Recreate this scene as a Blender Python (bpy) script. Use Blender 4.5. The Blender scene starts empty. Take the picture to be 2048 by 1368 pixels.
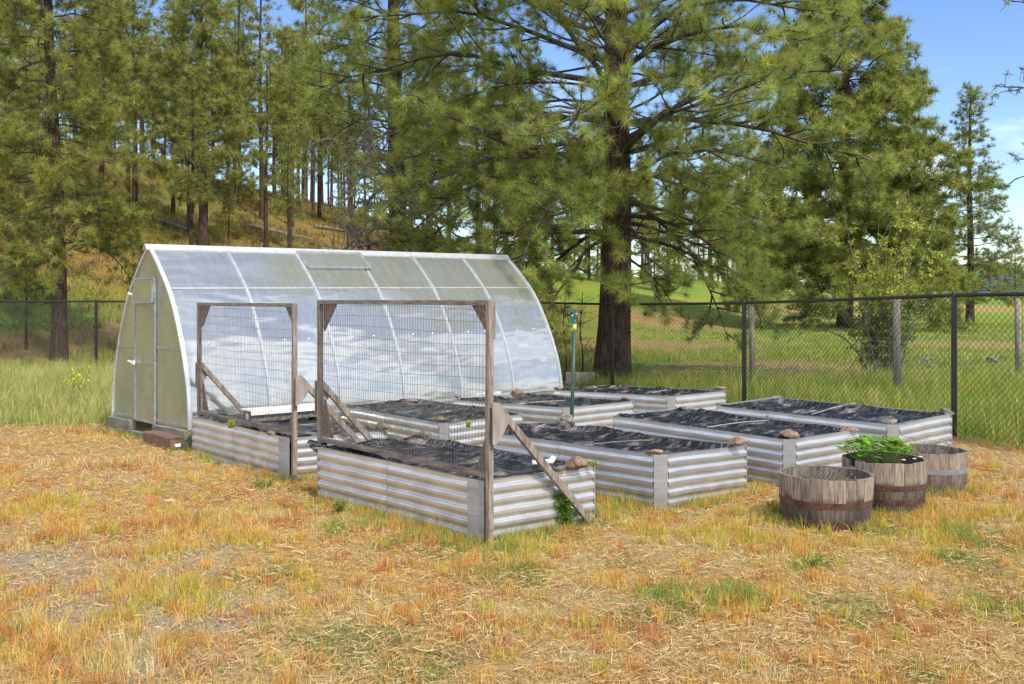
import bpy, math, random
import numpy as np
from mathutils import Vector, Matrix

# ------------------------------------------------------------------ camera, sky, sun, exposure
sc = bpy.context.scene
COL = sc.collection
CAMH, F, CX, YH = 1.70, 1985.0, 1024.0, 598.7
cam = bpy.data.cameras.new('camera'); camo = bpy.data.objects.new('camera', cam); COL.objects.link(camo)
camo.location = (0, 0, CAMH); camo.rotation_euler = (math.radians(90), 0, 0)
cam.sensor_width = 36; cam.lens = F/2048*36; cam.shift_y = -(684-YH)/2048
cam.clip_start = .05; cam.clip_end = 3000
sc.camera = camo
SUN_EL, SUN_AZ = 50, 142          # azimuth from north (+Y) clockwise: sun stands behind the camera, to the right
w = bpy.data.worlds.new("World"); sc.world = w; w.use_nodes = True
nt = w.node_tree; N = nt.nodes; L = nt.links
for n in list(N): N.remove(n)
sky = N.new('ShaderNodeTexSky'); sky.sky_type = 'NISHITA'; sky.sun_disc = False
sky.sun_elevation = math.radians(SUN_EL); sky.sun_rotation = math.radians(SUN_AZ)
sky.air_density = 1.0; sky.dust_density = .4; sky.ozone_density = 2.2
tc = N.new('ShaderNodeTexCoord')
mp = N.new('ShaderNodeMapping'); mp.inputs['Scale'].default_value = (1.6, 1.6, 5.0); mp.inputs['Location'].default_value = (3.1, .4, .2)
nz = N.new('ShaderNodeTexNoise'); nz.inputs['Scale'].default_value = 2.0; nz.inputs['Detail'].default_value = 8; nz.inputs['Roughness'].default_value = .55
cr = N.new('ShaderNodeValToRGB'); cr.color_ramp.elements[0].position = .47; cr.color_ramp.elements[1].position = .66
sx = N.new('ShaderNodeSeparateXYZ')
# more cloud behind the camera (-Y) and low down, fewer ahead
mr = N.new('ShaderNodeMapRange'); mr.inputs[1].default_value = -.5; mr.inputs[2].default_value = .9; mr.inputs[3].default_value = .18; mr.inputs[4].default_value = -.19
lo = N.new('ShaderNodeMapRange'); lo.inputs[1].default_value = .0; lo.inputs[2].default_value = .20; lo.inputs[3].default_value = .10; lo.inputs[4].default_value = 0
a1 = N.new('ShaderNodeMath'); a1.operation = 'ADD'; a2 = N.new('ShaderNodeMath'); a2.operation = 'ADD'
mixc = N.new('ShaderNodeMixRGB'); mixc.inputs[2].default_value = (6.6, 7.0, 7.8, 1)
bg = N.new('ShaderNodeBackground'); bg.inputs[1].default_value = .15
out = N.new('ShaderNodeOutputWorld')
L.new(tc.outputs['Generated'], mp.inputs[0]); L.new(mp.outputs[0], nz.inputs['Vector'])
L.new(tc.outputs['Generated'], sx.inputs[0]); L.new(sx.outputs['Y'], mr.inputs[0]); L.new(sx.outputs['Z'], lo.inputs[0])
L.new(nz.outputs[0], a1.inputs[0]); L.new(mr.outputs[0], a1.inputs[1]); L.new(a1.outputs[0], a2.inputs[0]); L.new(lo.outputs[0], a2.inputs[1])
L.new(a2.outputs[0], cr.inputs[0]); L.new(cr.outputs[0], mixc.inputs[0])
hs = N.new('ShaderNodeHueSaturation'); hs.inputs['Saturation'].default_value = 1.2; hs.inputs['Hue'].default_value = .512; hs.inputs['Value'].default_value = .84
L.new(sky.outputs[0], hs.inputs['Color']); L.new(hs.outputs[0], mixc.inputs[1]); L.new(mixc.outputs[0], bg.inputs[0]); L.new(bg.outputs[0], out.inputs[0])
sl = bpy.data.lights.new('sun', 'SUN'); sl.energy = 2.7; sl.angle = math.radians(4); sl.color = (1, .95, .87)
so = bpy.data.objects.new('sun', sl); COL.objects.link(so)
e, a = math.radians(SUN_EL), math.radians(SUN_AZ)
sd = Vector((math.sin(a)*math.cos(e), math.cos(a)*math.cos(e), math.sin(e)))
so.rotation_euler = sd.to_track_quat('Z', 'Y').to_euler()
sc.view_settings.view_transform = 'Standard'; sc.view_settings.look = 'None'
sc.view_settings.exposure = 0.76; sc.view_settings.gamma = 1
sc.render.engine = 'CYCLES'
cy = sc.cycles
cy.max_bounces = 6; cy.diffuse_bounces = 3; cy.glossy_bounces = 3; cy.transmission_bounces = 4; cy.transparent_max_bounces = 10
cy.use_denoising = True
try: cy.denoiser = 'OPENIMAGEDENOISE'
except Exception: pass

# ------------------------------------------------------------------ noise and terrain
rng = np.random.default_rng(7); random.seed(7)
_T = np.random.default_rng(99).random((256, 256))
def vnoise(x, y):
    xi = np.floor(x).astype(int); yi = np.floor(y).astype(int); fx = x-xi; fy = y-yi
    fx = fx*fx*(3-2*fx); fy = fy*fy*(3-2*fy)
    a = _T[xi & 255, yi & 255]; b = _T[(xi+1) & 255, yi & 255]; c = _T[xi & 255, (yi+1) & 255]; d = _T[(xi+1) & 255, (yi+1) & 255]
    return (a*(1-fx)+b*fx)*(1-fy)+(c*(1-fx)+d*fx)*fy
def fbm(x, y, o=4):
    s = 0; am = .5; t = 0
    for k in range(o): s = s+am*vnoise(x*2**k+17*k, y*2**k+31*k); t += am; am *= .5
    return s/t
def ss(t): t = np.clip(t, 0, 1); return t*t*(3-2*t)
RU = [-600, 0, 290, 590, 720, 900, 1130, 1400, 1700, 2048, 2700]
RY = [300, 317, 338, 402, 425, 480, 545, 563, 588, 597, 599]
R0U = [-600, 0, 600, 1100, 1400, 2048]; R0V = [24, 24, 25, 30, 42, 120]
R1V = [72, 72, 75, 92, 115, 320]
def ground(x, y):
    x = np.asarray(x, float); y = np.asarray(y, float)
    g = .02+.14*ss((x+1)/5.5)*ss((y-6)/5)+.03*(fbm(x*.7, y*.7, 2)-.5)
    r = np.hypot(x, y); yy = np.maximum(y, .35*r+1e-6)
    u = CX+F*x/yy
    yr = np.interp(u, RU, RY); r0 = np.interp(u, R0U, R0V); r1 = np.interp(u, R0U, R1V)
    hr = (YH-yr)/F*r1+CAMH
    t = np.clip((r-r0)/(r1-r0), 0, 1)
    s = .55*t+.45*t*t*(3-2*t)
    hill = hr*s*ss((r-r0)/8)+1.7*(fbm(x*.09, y*.09, 4)-.5)*ss((r-r0)/15)*np.clip(hr/8, 0, 1)
    back = np.clip((r-r1)/60, 0, 1)
    front = ss((y+5)/12)
    return g+(hill*(1-.75*back))*front
def pix(u, v, z):
    """world point seen at photo pixel (u,v) on the level z"""
    Y = (CAMH-z)*F/(v-YH); return ((u-CX)/F*Y, Y)
def pixground(u, v, r0=3.5, r1=200):
    t = np.concatenate([np.arange(r0, 40, .05), np.arange(40, r1, .2)])
    X = (u-CX)/F*t; Z = CAMH-(v-YH)/F*t
    h = ground(X, t); k = np.argmax(h >= Z)
    if h[k] < Z[k]: k = len(t)-1
    return float(X[k]), float(t[k]), float(h[k])
def G(x, y): return float(ground(x, y))

# ------------------------------------------------------------------ materials
def mat(name):
    m = bpy.data.materials.new(name); m.use_nodes = True
    return m, m.node_tree.nodes, m.node_tree.links, m.node_tree.nodes['Principled BSDF']
def noise_mat(name, c1, c2, scale=8, rough=.8, metal=0, bump=.2, stretch=(1, 1, 1), c3=None, bscale=None, spec=.5, p=(.35, .65), detail=6):
    m, n, l, b = mat(name)
    tc = n.new('ShaderNodeTexCoord'); mp = n.new('ShaderNodeMapping'); mp.inputs['Scale'].default_value = stretch
    nz = n.new('ShaderNodeTexNoise'); nz.inputs['Scale'].default_value = scale; nz.inputs['Detail'].default_value = detail; nz.inputs['Roughness'].default_value = .65
    cr = n.new('ShaderNodeValToRGB'); e = cr.color_ramp.elements
    e[0].position = p[0]; e[0].color = (*c1, 1); e[1].position = p[1]; e[1].color = (*c2, 1)
    if c3: q = cr.color_ramp.elements.new(min(p[1]+.12, .99)); q.color = (*c3, 1)
    l.new(tc.outputs['Object'], mp.inputs[0]); l.new(mp.outputs[0], nz.inputs['Vector']); l.new(nz.outputs[0], cr.inputs[0]); l.new(cr.outputs[0], b.inputs['Base Color'])
    b.inputs['Roughness'].default_value = rough; b.inputs['Metallic'].default_value = metal; b.inputs['Specular IOR Level'].default_value = spec
    if bump:
        n2 = n.new('ShaderNodeTexNoise'); n2.inputs['Scale'].default_value = bscale or scale*3; n2.inputs['Detail'].default_value = 6
        bu = n.new('ShaderNodeBump'); bu.inputs['Strength'].default_value = bump; bu.inputs['Distance'].default_value = .02
        l.new(mp.outputs[0], n2.inputs['Vector']); l.new(n2.outputs[0], bu.inputs['Height']); l.new(bu.outputs[0], b.inputs['Normal'])
    return m
def attr_mat(name, transl=.35, rough=.6, spec=.2, gain=1.0):
    m, n, l, b = mat(name)
    at = n.new('ShaderNodeAttribute'); at.attribute_name = 'Col'
    l.new(at.outputs['Color'], b.inputs['Base Color']); b.inputs['Roughness'].default_value = rough; b.inputs['Specular IOR Level'].default_value = spec
    tr = n.new('ShaderNodeBsdfTranslucent'); mx = n.new('ShaderNodeMixShader'); mx.inputs[0].default_value = transl
    l.new(at.outputs['Color'], tr.inputs[0]); l.new(b.outputs[0], mx.inputs[1]); l.new(tr.outputs[0], mx.inputs[2])
    l.new(mx.outputs[0], n['Material Output'].inputs[0])
    return m
M = {}
M['needle'] = attr_mat('pine_needles', .48, .45, .35)
M['blade'] = attr_mat('grass_blades', .35, .65, .15)
M['leaf'] = attr_mat('leaves', .4, .5, .3)
M['bark'] = noise_mat('pine_bark', (.018, .012, .009), (.095, .06, .042), 7, .95, 0, 1.0, (3.2, 3.2, .55), (.17, .115, .085), 11, .2, (.38, .60))
M['twig'] = noise_mat('dead_twigs', (.12, .098, .075), (.24, .205, .165), 6, .9, 0, 0)
M['branch'] = noise_mat('branch_bark', (.028, .021, .016), (.095, .07, .052), 9, .9, 0, .3)
M['wood'] = noise_mat('weathered_wood', (.13, .10, .075), (.34, .285, .235), 14, .85, 0, .5, (2.5, 2.5, .35), (.44, .40, .35))
M['woodh'] = noise_mat('weathered_wood_rail', (.12, .09, .065), (.30, .245, .195), 14, .85, 0, .5, (2.5, .35, 2.5), (.36, .32, .28))
M['ply'] = noise_mat('grey_plywood', (.20, .17, .14), (.33, .29, .25), 12, .9, 0, .15, (1, 1, .25))
M['dullalu'] = noise_mat('dull_aluminium', (.26, .28, .28), (.42, .44, .45), 12, .45, .5, .05)
M['osb'] = noise_mat('chip_board', (.085, .055, .035), (.26, .20, .15), 34, .9, 0, .6, (1, 1, 1), (.38, .33, .27), 60)
M['timber'] = noise_mat('base_timber', (.10, .105, .07), (.24, .235, .165), 6, .9, 0, .4, (3, .5, 3))
M['tie'] = noise_mat('old_tie_wood', (.07, .04, .025), (.24, .145, .09), 7, .9, 0, .6, (3, .6, 3))
M['black'] = noise_mat('black_coating', (.008, .009, .008), (.018, .018, .017), 5, .45, 0, 0)
M['wire'] = noise_mat('grey_wire', (.12, .11, .10), (.22, .20, .18), 5, .5, .6, 0)
M['farwire'] = noise_mat('field_wire', (.25, .25, .24), (.4, .4, .38), 5, .5, .3, 0)
M['alu'] = noise_mat('aluminium', (.58, .60, .62), (.74, .76, .78), 12, .38, .55, .05)
M['white'] = noise_mat('white_plastic', (.62, .62, .60), (.80, .80, .78), 9, .5, 0, 0)
M['pvc'] = noise_mat('pvc_pipe', (.28, .25, .22), (.48, .45, .41), 9, .5, 0, 0)
M['screw'] = noise_mat('screws', (.5, .5, .5), (.7, .7, .7), 9, .35, .8, 0)
M['soil'] = noise_mat('soil', (.045, .03, .02), (.12, .085, .06), 18, 1, 0, .8)
M['hoop'] = noise_mat('rusty_hoop', (.06, .025, .018), (.15, .065, .045), 14, .75, .3, .3)
M['galvhoop'] = noise_mat('zinc_hoop', (.26, .28, .31), (.40, .43, .46), 14, .5, .6, .1)
M['teal'] = noise_mat('teal_plastic', (.0, .07, .075), (.01, .13, .13), 9, .4, 0, 0)
M['lime'] = noise_mat('lime_plastic', (.45, .60, .10), (.58, .70, .16), 9, .5, 0, 0)
M['tpost'] = noise_mat('green_post_paint', (.015, .045, .028), (.04, .08, .055), 9, .55, 0, 0)
M['rib'] = noise_mat('rib_aluminium', (.40, .42, .44), (.54, .56, .58), 12, .42, .5, .05)
M['rockg'] = noise_mat('grey_rock', (.07, .058, .045), (.27, .235, .19), 24, .95, 0, .8, c3=(.40, .36, .30))
M['rockt'] = noise_mat('tan_rock', (.10, .06, .04), (.32, .215, .14), 22, .95, 0, .8, c3=(.48, .36, .25))
M['rockm'] = noise_mat('mossy_rock', (.07, .065, .04), (.22, .20, .12), 12, .95, 0, .8, c3=(.33, .31, .22))
M['concrete'] = noise_mat('concrete', (.25, .25, .24), (.4, .4, .38), 12, .9, 0, .3)
# galvanised sheet
def galv(name, rough, tint, met=.72):
    m, n, l, b = mat(name)
    tc = n.new('ShaderNodeTexCoord'); v = n.new('ShaderNodeTexVoronoi'); v.inputs['Scale'].default_value = 60
    nz = n.new('ShaderNodeTexNoise'); nz.inputs['Scale'].default_value = 3.5; nz.inputs['Detail'].default_value = 7
    mp = n.new('ShaderNodeMapping'); mp.inputs['Scale'].default_value = (1, 1, 4)
    cr = n.new('ShaderNodeValToRGB'); e = cr.color_ramp.elements
    e[0].position = .3; e[0].color = (tint[0]*.72, tint[1]*.72, tint[2]*.70, 1); e[1].position = .62; e[1].color = (*tint, 1)
    mx = n.new('ShaderNodeMixRGB'); mx.blend_type = 'MULTIPLY'; mx.inputs[0].default_value = .07
    l.new(tc.outputs['Object'], v.inputs['Vector']); l.new(tc.outputs['Object'], mp.inputs[0]); l.new(mp.outputs[0], nz.inputs['Vector'])
    l.new(nz.outputs[0], cr.inputs[0]); l.new(cr.outputs[0], mx.inputs[1]); l.new(v.outputs['Color'], mx.inputs[2])
    sp = n.new('ShaderNodeSeparateXYZ'); l.new(tc.outputs['Object'], sp.inputs[0]); n3 = n.new('ShaderNodeTexNoise'); n3.inputs['Scale'].default_value = 9; n3.inputs['Detail'].default_value = 8; l.new(tc.outputs['Object'], n3.inputs['Vector'])
    ad = n.new('ShaderNodeMath'); ad.operation = 'MULTIPLY_ADD'; ad.inputs[1].default_value = -.30; l.new(n3.outputs[0], ad.inputs[0]); l.new(sp.outputs['Z'], ad.inputs[2])
    dr = n.new('ShaderNodeMapRange'); dr.inputs[1].default_value = -.12; dr.inputs[2].default_value = .03; dr.inputs[3].default_value = .5; dr.inputs[4].default_value = .0; l.new(ad.outputs[0], dr.inputs[0])
    md = n.new('ShaderNodeMixRGB'); md.inputs[2].default_value = (.24, .18, .12, 1); l.new(dr.outputs[0], md.inputs[0]); l.new(mx.outputs[0], md.inputs[1]); l.new(md.outputs[0], b.inputs['Base Color'])
    rr = n.new('ShaderNodeMapRange'); rr.inputs[1].default_value = .3; rr.inputs[2].default_value = .7; rr.inputs[3].default_value = rough+.15; rr.inputs[4].default_value = rough
    l.new(nz.outputs[0], rr.inputs[0]); l.new(rr.outputs[0], b.inputs['Roughness'])
    b.inputs['Metallic'].default_value = met
    n2 = n.new('ShaderNodeTexNoise'); n2.inputs['Scale'].default_value = 5; bu = n.new('ShaderNodeBump'); bu.inputs['Strength'].default_value = .25; bu.inputs['Distance'].default_value = .01
    l.new(mp.outputs[0], n2.inputs['Vector']); l.new(n2.outputs[0], bu.inputs['Height']); l.new(bu.outputs[0], b.inputs['Normal'])
    return m
M['galv'] = galv('galvanised_sheet', .28, (.72, .72, .71), .72)
M['plate'] = galv('galvanised_plate', .5, (.36, .36, .36), .35)
# black polythene with dust
def poly_mat():
    m, n, l, b = mat('black_polythene')
    tc = n.new('ShaderNodeTexCoord'); nz = n.new('ShaderNodeTexNoise'); nz.inputs['Scale'].default_value = 3.6; nz.inputs['Detail'].default_value = 9; nz.inputs['Roughness'].default_value = .7
    mp = n.new('ShaderNodeMapping'); mp.inputs['Scale'].default_value = (1, 2.2, 1); mp.inputs['Rotation'].default_value = (0, 0, .5)
    cr = n.new('ShaderNodeValToRGB'); e = cr.color_ramp.elements
    e[0].position = .50; e[0].color = (.011, .011, .013, 1); e[1].position = .68; e[1].color = (.32, .27, .21, 1)
    q = cr.color_ramp.elements.new(.58); q.color = (.085, .08, .078, 1)
    l.new(tc.outputs['Object'], mp.inputs[0]); l.new(mp.outputs[0], nz.inputs['Vector']); l.new(nz.outputs[0], cr.inputs[0]); l.new(cr.outputs[0], b.inputs['Base Color'])
    rr = n.new('ShaderNodeMapRange'); rr.inputs[1].default_value = .45; rr.inputs[2].default_value = .72; rr.inputs[3].default_value = .22; rr.inputs[4].default_value = .75
    l.new(nz.outputs[0], rr.inputs[0]); l.new(rr.outputs[0], b.inputs['Roughness'])
    n2 = n.new('ShaderNodeTexNoise'); n2.inputs['Scale'].default_value = 5; n2.inputs['Detail'].default_value = 3; n2.inputs['Distortion'].default_value = 2.2
    bu = n.new('ShaderNodeBump'); bu.inputs['Strength'].default_value = 1; bu.inputs['Distance'].default_value = .045
    l.new(mp.outputs[0], n2.inputs['Vector']); l.new(n2.outputs[0], bu.inputs['Height']); l.new(bu.outputs[0], b.inputs['Normal'])
    return m
M['poly'] = poly_mat()
# twin-wall polycarbonate
def glaz(name, refl, tint, transp):
    m, n, l, b = mat(name); n.remove(b)
    tc = n.new('ShaderNodeTexCoord'); mp = n.new('ShaderNodeMapping'); mp.inputs['Scale'].default_value = (.55, 1.6, 1.6)
    nz = n.new('ShaderNodeTexNoise'); nz.inputs['Scale'].default_value = 1.7; nz.inputs['Detail'].default_value = 2
    bu = n.new('ShaderNodeBump'); bu.inputs['Strength'].default_value = .55; bu.inputs['Distance'].default_value = .07
    m2 = n.new('ShaderNodeMapping'); m2.inputs['Scale'].default_value = (9, 1.2, 1.2)
    n2 = n.new('ShaderNodeTexNoise'); n2.inputs['Scale'].default_value = 2.5; n2.inputs['Detail'].default_value = 5
    cr = n.new('ShaderNodeValToRGB'); e = cr.color_ramp.elements
    e[0].position = .3; e[0].color = (tint[0]*.8, tint[1]*.82, tint[2]*.8, 1); e[1].position = .7; e[1].color = (*tint, 1)
    di = n.new('ShaderNodeBsdfDiffuse'); tr = n.new('ShaderNodeBsdfTranslucent'); gl = n.new('ShaderNodeBsdfGlossy'); tp = n.new('ShaderNodeBsdfTransparent')
    gl.inputs['Roughness'].default_value = .14; gl.inputs['Color'].default_value = (.98, .96, .93, 1); tp.inputs[0].default_value = (.82, .86, .84, 1)
    x1 = n.new('ShaderNodeMixShader'); x1.inputs[0].default_value = .55; x2 = n.new('ShaderNodeMixShader'); x2.inputs[0].default_value = transp; x3 = n.new('ShaderNodeMixShader')
    lw = n.new('ShaderNodeLayerWeight'); pw = n.new('ShaderNodeMath'); pw.operation = 'POWER'; pw.inputs[1].default_value = 3.5
    mr = n.new('ShaderNodeMapRange'); mr.inputs[1].default_value = 0; mr.inputs[2].default_value = 1; mr.inputs[3].default_value = refl; mr.inputs[4].default_value = 1
    l.new(tc.outputs['Object'], mp.inputs[0]); l.new(mp.outputs[0], nz.inputs['Vector']); l.new(nz.outputs[0], bu.inputs['Height'])
    l.new(tc.outputs['Object'], m2.inputs[0]); l.new(m2.outputs[0], n2.inputs['Vector']); l.new(n2.outputs[0], cr.inputs[0])
    l.new(cr.outputs[0], di.inputs[0]); l.new(cr.outputs[0], tr.inputs[0]); l.new(bu.outputs[0], gl.inputs['Normal']); pass
    l.new(di.outputs[0], x1.inputs[1]); l.new(tr.outputs[0], x1.inputs[2]); l.new(x1.outputs[0], x2.inputs[1]); l.new(tp.outputs[0], x2.inputs[2])
    l.new(lw.outputs['Facing'], pw.inputs[0]); l.new(pw.outputs[0], mr.inputs[0]); l.new(mr.outputs[0], x3.inputs[0]); l.new(x2.outputs[0], x3.inputs[1]); l.new(gl.outputs[0], x3.inputs[2])
    l.new(x3.outputs[0], n['Material Output'].inputs[0])
    return m
M['glaz'] = glaz('roof_glazing', .37, (.57, .58, .53), .08)
M['gend'] = glaz('end_glazing', .10, (.50, .53, .43), .14)
# barrel staves
def stave_mat(name, c1, c2, n_st):
    m, n, l, b = mat(name)
    tc = n.new('ShaderNodeTexCoord'); at = n.new('ShaderNodeAttribute'); at.attribute_name = 'Col'
    mp = n.new('ShaderNodeMapping'); mp.inputs['Scale'].default_value = (14, 14, 2.2)
    nz = n.new('ShaderNodeTexNoise'); nz.inputs['Scale'].default_value = 3; nz.inputs['Detail'].default_value = 8; nz.inputs['Roughness'].default_value = .7
    cr = n.new('ShaderNodeValToRGB'); e = cr.color_ramp.elements; e[0].position = .3; e[0].color = (*c1, 1); e[1].position = .62; e[1].color = (*c2, 1)
    mx = n.new('ShaderNodeMixRGB'); mx.blend_type = 'MULTIPLY'; mx.inputs[0].default_value = 1
    l.new(tc.outputs['Object'], mp.inputs[0]); l.new(mp.outputs[0], nz.inputs['Vector']); l.new(nz.outputs[0], cr.inputs[0]); l.new(cr.outputs[0], mx.inputs[1]); l.new(at.outputs['Color'], mx.inputs[2])
    l.new(mx.outputs[0], b.inputs['Base Color']); b.inputs['Roughness'].default_value = .9
    bu = n.new('ShaderNodeBump'); bu.inputs['Strength'].default_value = .6; bu.inputs['Distance'].default_value = .01
    l.new(nz.outputs[0], bu.inputs['Height']); l.new(bu.outputs[0], b.inputs['Normal'])
    return m
M['stave'] = stave_mat('oak_staves', (.07, .05, .036), (.37, .30, .235), 28)
# ground: vertex colour (where dry grass, gravel, green turf lie) times fine noise
def ground_mat():
    m, n, l, b = mat('ground')
    at = n.new('ShaderNodeAttribute'); at.attribute_name = 'Col'
    tc = n.new('ShaderNodeTexCoord'); nz = n.new('ShaderNodeTexNoise'); nz.inputs['Scale'].default_value = 14; nz.inputs['Detail'].default_value = 12; nz.inputs['Roughness'].default_value = .75
    v = n.new('ShaderNodeTexNoise'); v.inputs['Scale'].default_value = 90; v.inputs['Detail'].default_value = 3
    ad = n.new('ShaderNodeMath'); ad.operation = 'ADD'; l.new(nz.outputs[0], ad.inputs[0]); l.new(v.outputs[0], ad.inputs[1])
    mr = n.new('ShaderNodeMapRange'); mr.inputs[1].default_value = .7; mr.inputs[2].default_value = 1.3; mr.inputs[3].default_value = .38; mr.inputs[4].default_value = 1.4
    mx = n.new('ShaderNodeMixRGB'); mx.blend_type = 'MULTIPLY'; mx.inputs[0].default_value = 1
    l.new(tc.outputs['Object'], nz.inputs['Vector']); l.new(tc.outputs['Object'], v.inputs['Vector'])
    l.new(ad.outputs[0], mr.inputs[0]); l.new(at.outputs['Color'], mx.inputs[1]); l.new(mr.outputs[0], mx.inputs[2]); l.new(mx.outputs[0], b.inputs['Base Color'])
    b.inputs['Roughness'].default_value = 1; b.inputs['Specular IOR Level'].default_value = .1
    bu = n.new('ShaderNodeBump'); bu.inputs['Strength'].default_value = 1; bu.inputs['Distance'].default_value = .03
    l.new(ad.outputs[0], bu.inputs['Height']); l.new(bu.outputs[0], b.inputs['Normal'])
    return m
M['ground'] = ground_mat()
M['hills'] = noise_mat('far_hills', (.045, .07, .065), (.075, .10, .09), .05, 1, 0, 0)

# ------------------------------------------------------------------ mesh helpers
class MB:
    def __init__(s): s.v = []; s.f = []; s.c = []; s.n = 0
    def add(s, v, f, c=None):
        v = np.asarray(v, float).reshape(-1, 3)
        s.v.append(v); s.f.append([tuple(int(i)+s.n for i in q) for q in f]); s.n += len(v)
        if c is not None:
            c = np.asarray(c, float)
            s.c.append(np.tile(c, (len(v), 1)) if c.ndim == 1 else c)
        return s
    def box(s, c, d, R=None):
        x, y, z = np.array(d)/2
        v = np.array([[-x, -y, -z], [x, -y, -z], [x, y, -z], [-x, y, -z], [-x, -y, z], [x, -y, z], [x, y, z], [-x, y, z]])
        if R is not None: v = v @ np.array(R).T
        return s.add(v+np.array(c), [(0, 3, 2, 1), (4, 5, 6, 7), (0, 1, 5, 4), (1, 2, 6, 5), (2, 3, 7, 6), (3, 0, 4, 7)])
    def bar(s, p, q, wd, th, up=(0, 0, 1)):
        p = np.array(p, float); q = np.array(q, float); d = q-p; Ln = np.linalg.norm(d); d /= Ln
        u = np.array(up, float); sx_ = np.cross(d, u)
        if np.linalg.norm(sx_) < 1e-3: sx_ = np.cross(d, (0, 1, 0))
        sx_ /= np.linalg.norm(sx_); u = np.cross(sx_, d)
        return s.box((p+q)/2, (wd, Ln, th), np.stack([sx_, d, u], 1))
    def tube(s, pts, r, n=6, caps=True, c=None):
        P = np.asarray(pts, float); m = len(P); r = np.broadcast_to(np.asarray(r, float), (m,))
        T = np.gradient(P, axis=0); T /= np.linalg.norm(T, axis=1)[:, None]+1e-9
        ref = np.array([0, 0, 1.]) if abs(T[:, 2]).mean() < .8 else np.array([0, 1., 0])
        A = np.cross(T, ref); A /= np.linalg.norm(A, axis=1)[:, None]+1e-9; B = np.cross(T, A)
        an = np.arange(n)*2*np.pi/n
        V = P[:, None]+r[:, None, None]*(np.cos(an)[None, :, None]*A[:, None]+np.sin(an)[None, :, None]*B[:, None])
        i = np.arange(m-1)[:, None]*n; j = np.arange(n)[None]; k = (j+1) % n
        F_ = np.stack([i+j, i+k, i+n+k, i+n+j], -1).reshape(-1, 4).tolist()
        if caps: F_ = F_+[tuple(range(n))[::-1], tuple(range((m-1)*n, m*n))]
        return s.add(V.reshape(-1, 3), F_, c)
    def lathe(s, prof, n=32, c=None, cen=(0, 0, 0), closed=False):
        prof = np.array(prof, float); m = len(prof); an = np.arange(n)*2*np.pi/n
        V = np.stack([prof[:, 0][:, None]*np.cos(an), prof[:, 0][:, None]*np.sin(an), np.repeat(prof[:, 1][:, None], n, 1)], -1)+np.array(cen)
        F_ = [(i*n+j, i*n+(j+1) % n, (i+1)*n+(j+1) % n, (i+1)*n+j) for i in range(m-1) for j in range(n)]
        return s.add(V.reshape(-1, 3), F_, c)
    def prism(s, poly, axis, a, b):
        """polygon (2D list) extruded along axis from a to b"""
        o = [i for i in range(3) if i != axis]; k = len(poly); v = np.zeros((2*k, 3))
        for t, h in ((0, a), (1, b)):
            v[t*k:(t+1)*k, o[0]] = [p[0] for p in poly]; v[t*k:(t+1)*k, o[1]] = [p[1] for p in poly]; v[t*k:(t+1)*k, axis] = h
        return s.add(v, [tuple(range(k))[::-1], tuple(range(k, 2*k))]+[(i, (i+1) % k, k+(i+1) % k, k+i) for i in range(k)])
    def build(s, name, m, parent=None, smooth=False, bevel=0):
        V = np.concatenate(s.v); me = bpy.data.meshes.new(name)
        me.from_pydata(V.tolist(), [], [q for fs in s.f for q in fs])
        if s.c:
            ca = me.color_attributes.new('Col', 'FLOAT_COLOR', 'POINT')
            C = np.ones((len(V), 4)); C[:, :3] = np.concatenate(s.c); ca.data.foreach_set('color', C.ravel())
        if smooth: me.polygons.foreach_set('use_smooth', [True]*len(me.polygons))
        return link(name, me, m, parent, bevel)
def link(name, me, m, parent=None, bevel=0):
    for q in (m if isinstance(m, (list, tuple)) else [m]): me.materials.append(q)
    o = bpy.data.objects.new(name, me); COL.objects.link(o)
    if parent is not None: o.parent = parent
    if bevel:
        bv = o.modifiers.new('bevel', 'BEVEL'); bv.width = bevel; bv.segments = 2; bv.limit_method = 'ANGLE'
    return o
def tris_mesh(name, V, nv_per, col, m, parent=None, quads=None):
    """V (n, k, 3) little fans: k=3 triangle, k=5 blade (quad + tri)"""
    n, k, _ = V.shape; me = bpy.data.meshes.new(name); me.vertices.add(n*k); me.vertices.foreach_set('co', V.astype(np.float32).ravel())
    b = np.arange(n)[:, None]*k
    if k == 3: idx = b+np.array([0, 1, 2]); st = np.arange(n)*3; tot = np.full(n, 3)
    elif k == 4: idx = b+np.array([0, 1, 2, 3]); st = np.arange(n)*4; tot = np.full(n, 4)
    else:
        idx = b+np.array([0, 1, 3, 2, 2, 3, 4]); st = (np.arange(n)[:, None]*7+np.array([0, 4])).ravel(); tot = np.tile([4, 3], n)
    me.loops.add(idx.size); me.loops.foreach_set('vertex_index', idx.ravel().astype(np.int32))
    me.polygons.add(len(tot)); me.polygons.foreach_set('loop_start', st.astype(np.int32)); me.polygons.foreach_set('loop_total', tot.astype(np.int32))
    me.update(calc_edges=True)
    ca = me.color_attributes.new('Col', 'FLOAT_COLOR', 'POINT'); C = np.ones((n, k, 4)); C[:, :, :3] = col[:, None, :]; ca.data.foreach_set('color', C.astype(np.float32).ravel())
    return link(name, me, m, parent)
def tag(o, label=None, cat=None, group=None, kind=None):
    if label: o['label'] = label
    if cat: o['category'] = cat
    if group: o['group'] = group
    if kind: o['kind'] = kind
    return o
def thing(name, label, cat, loc=(0, 0, 0), rz=0, group=None):
    o = bpy.data.objects.new(name, None); COL.objects.link(o); o.location = loc; o.rotation_euler = (0, 0, rz); o.empty_display_size = .1
    return tag(o, label, cat, group)

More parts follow.
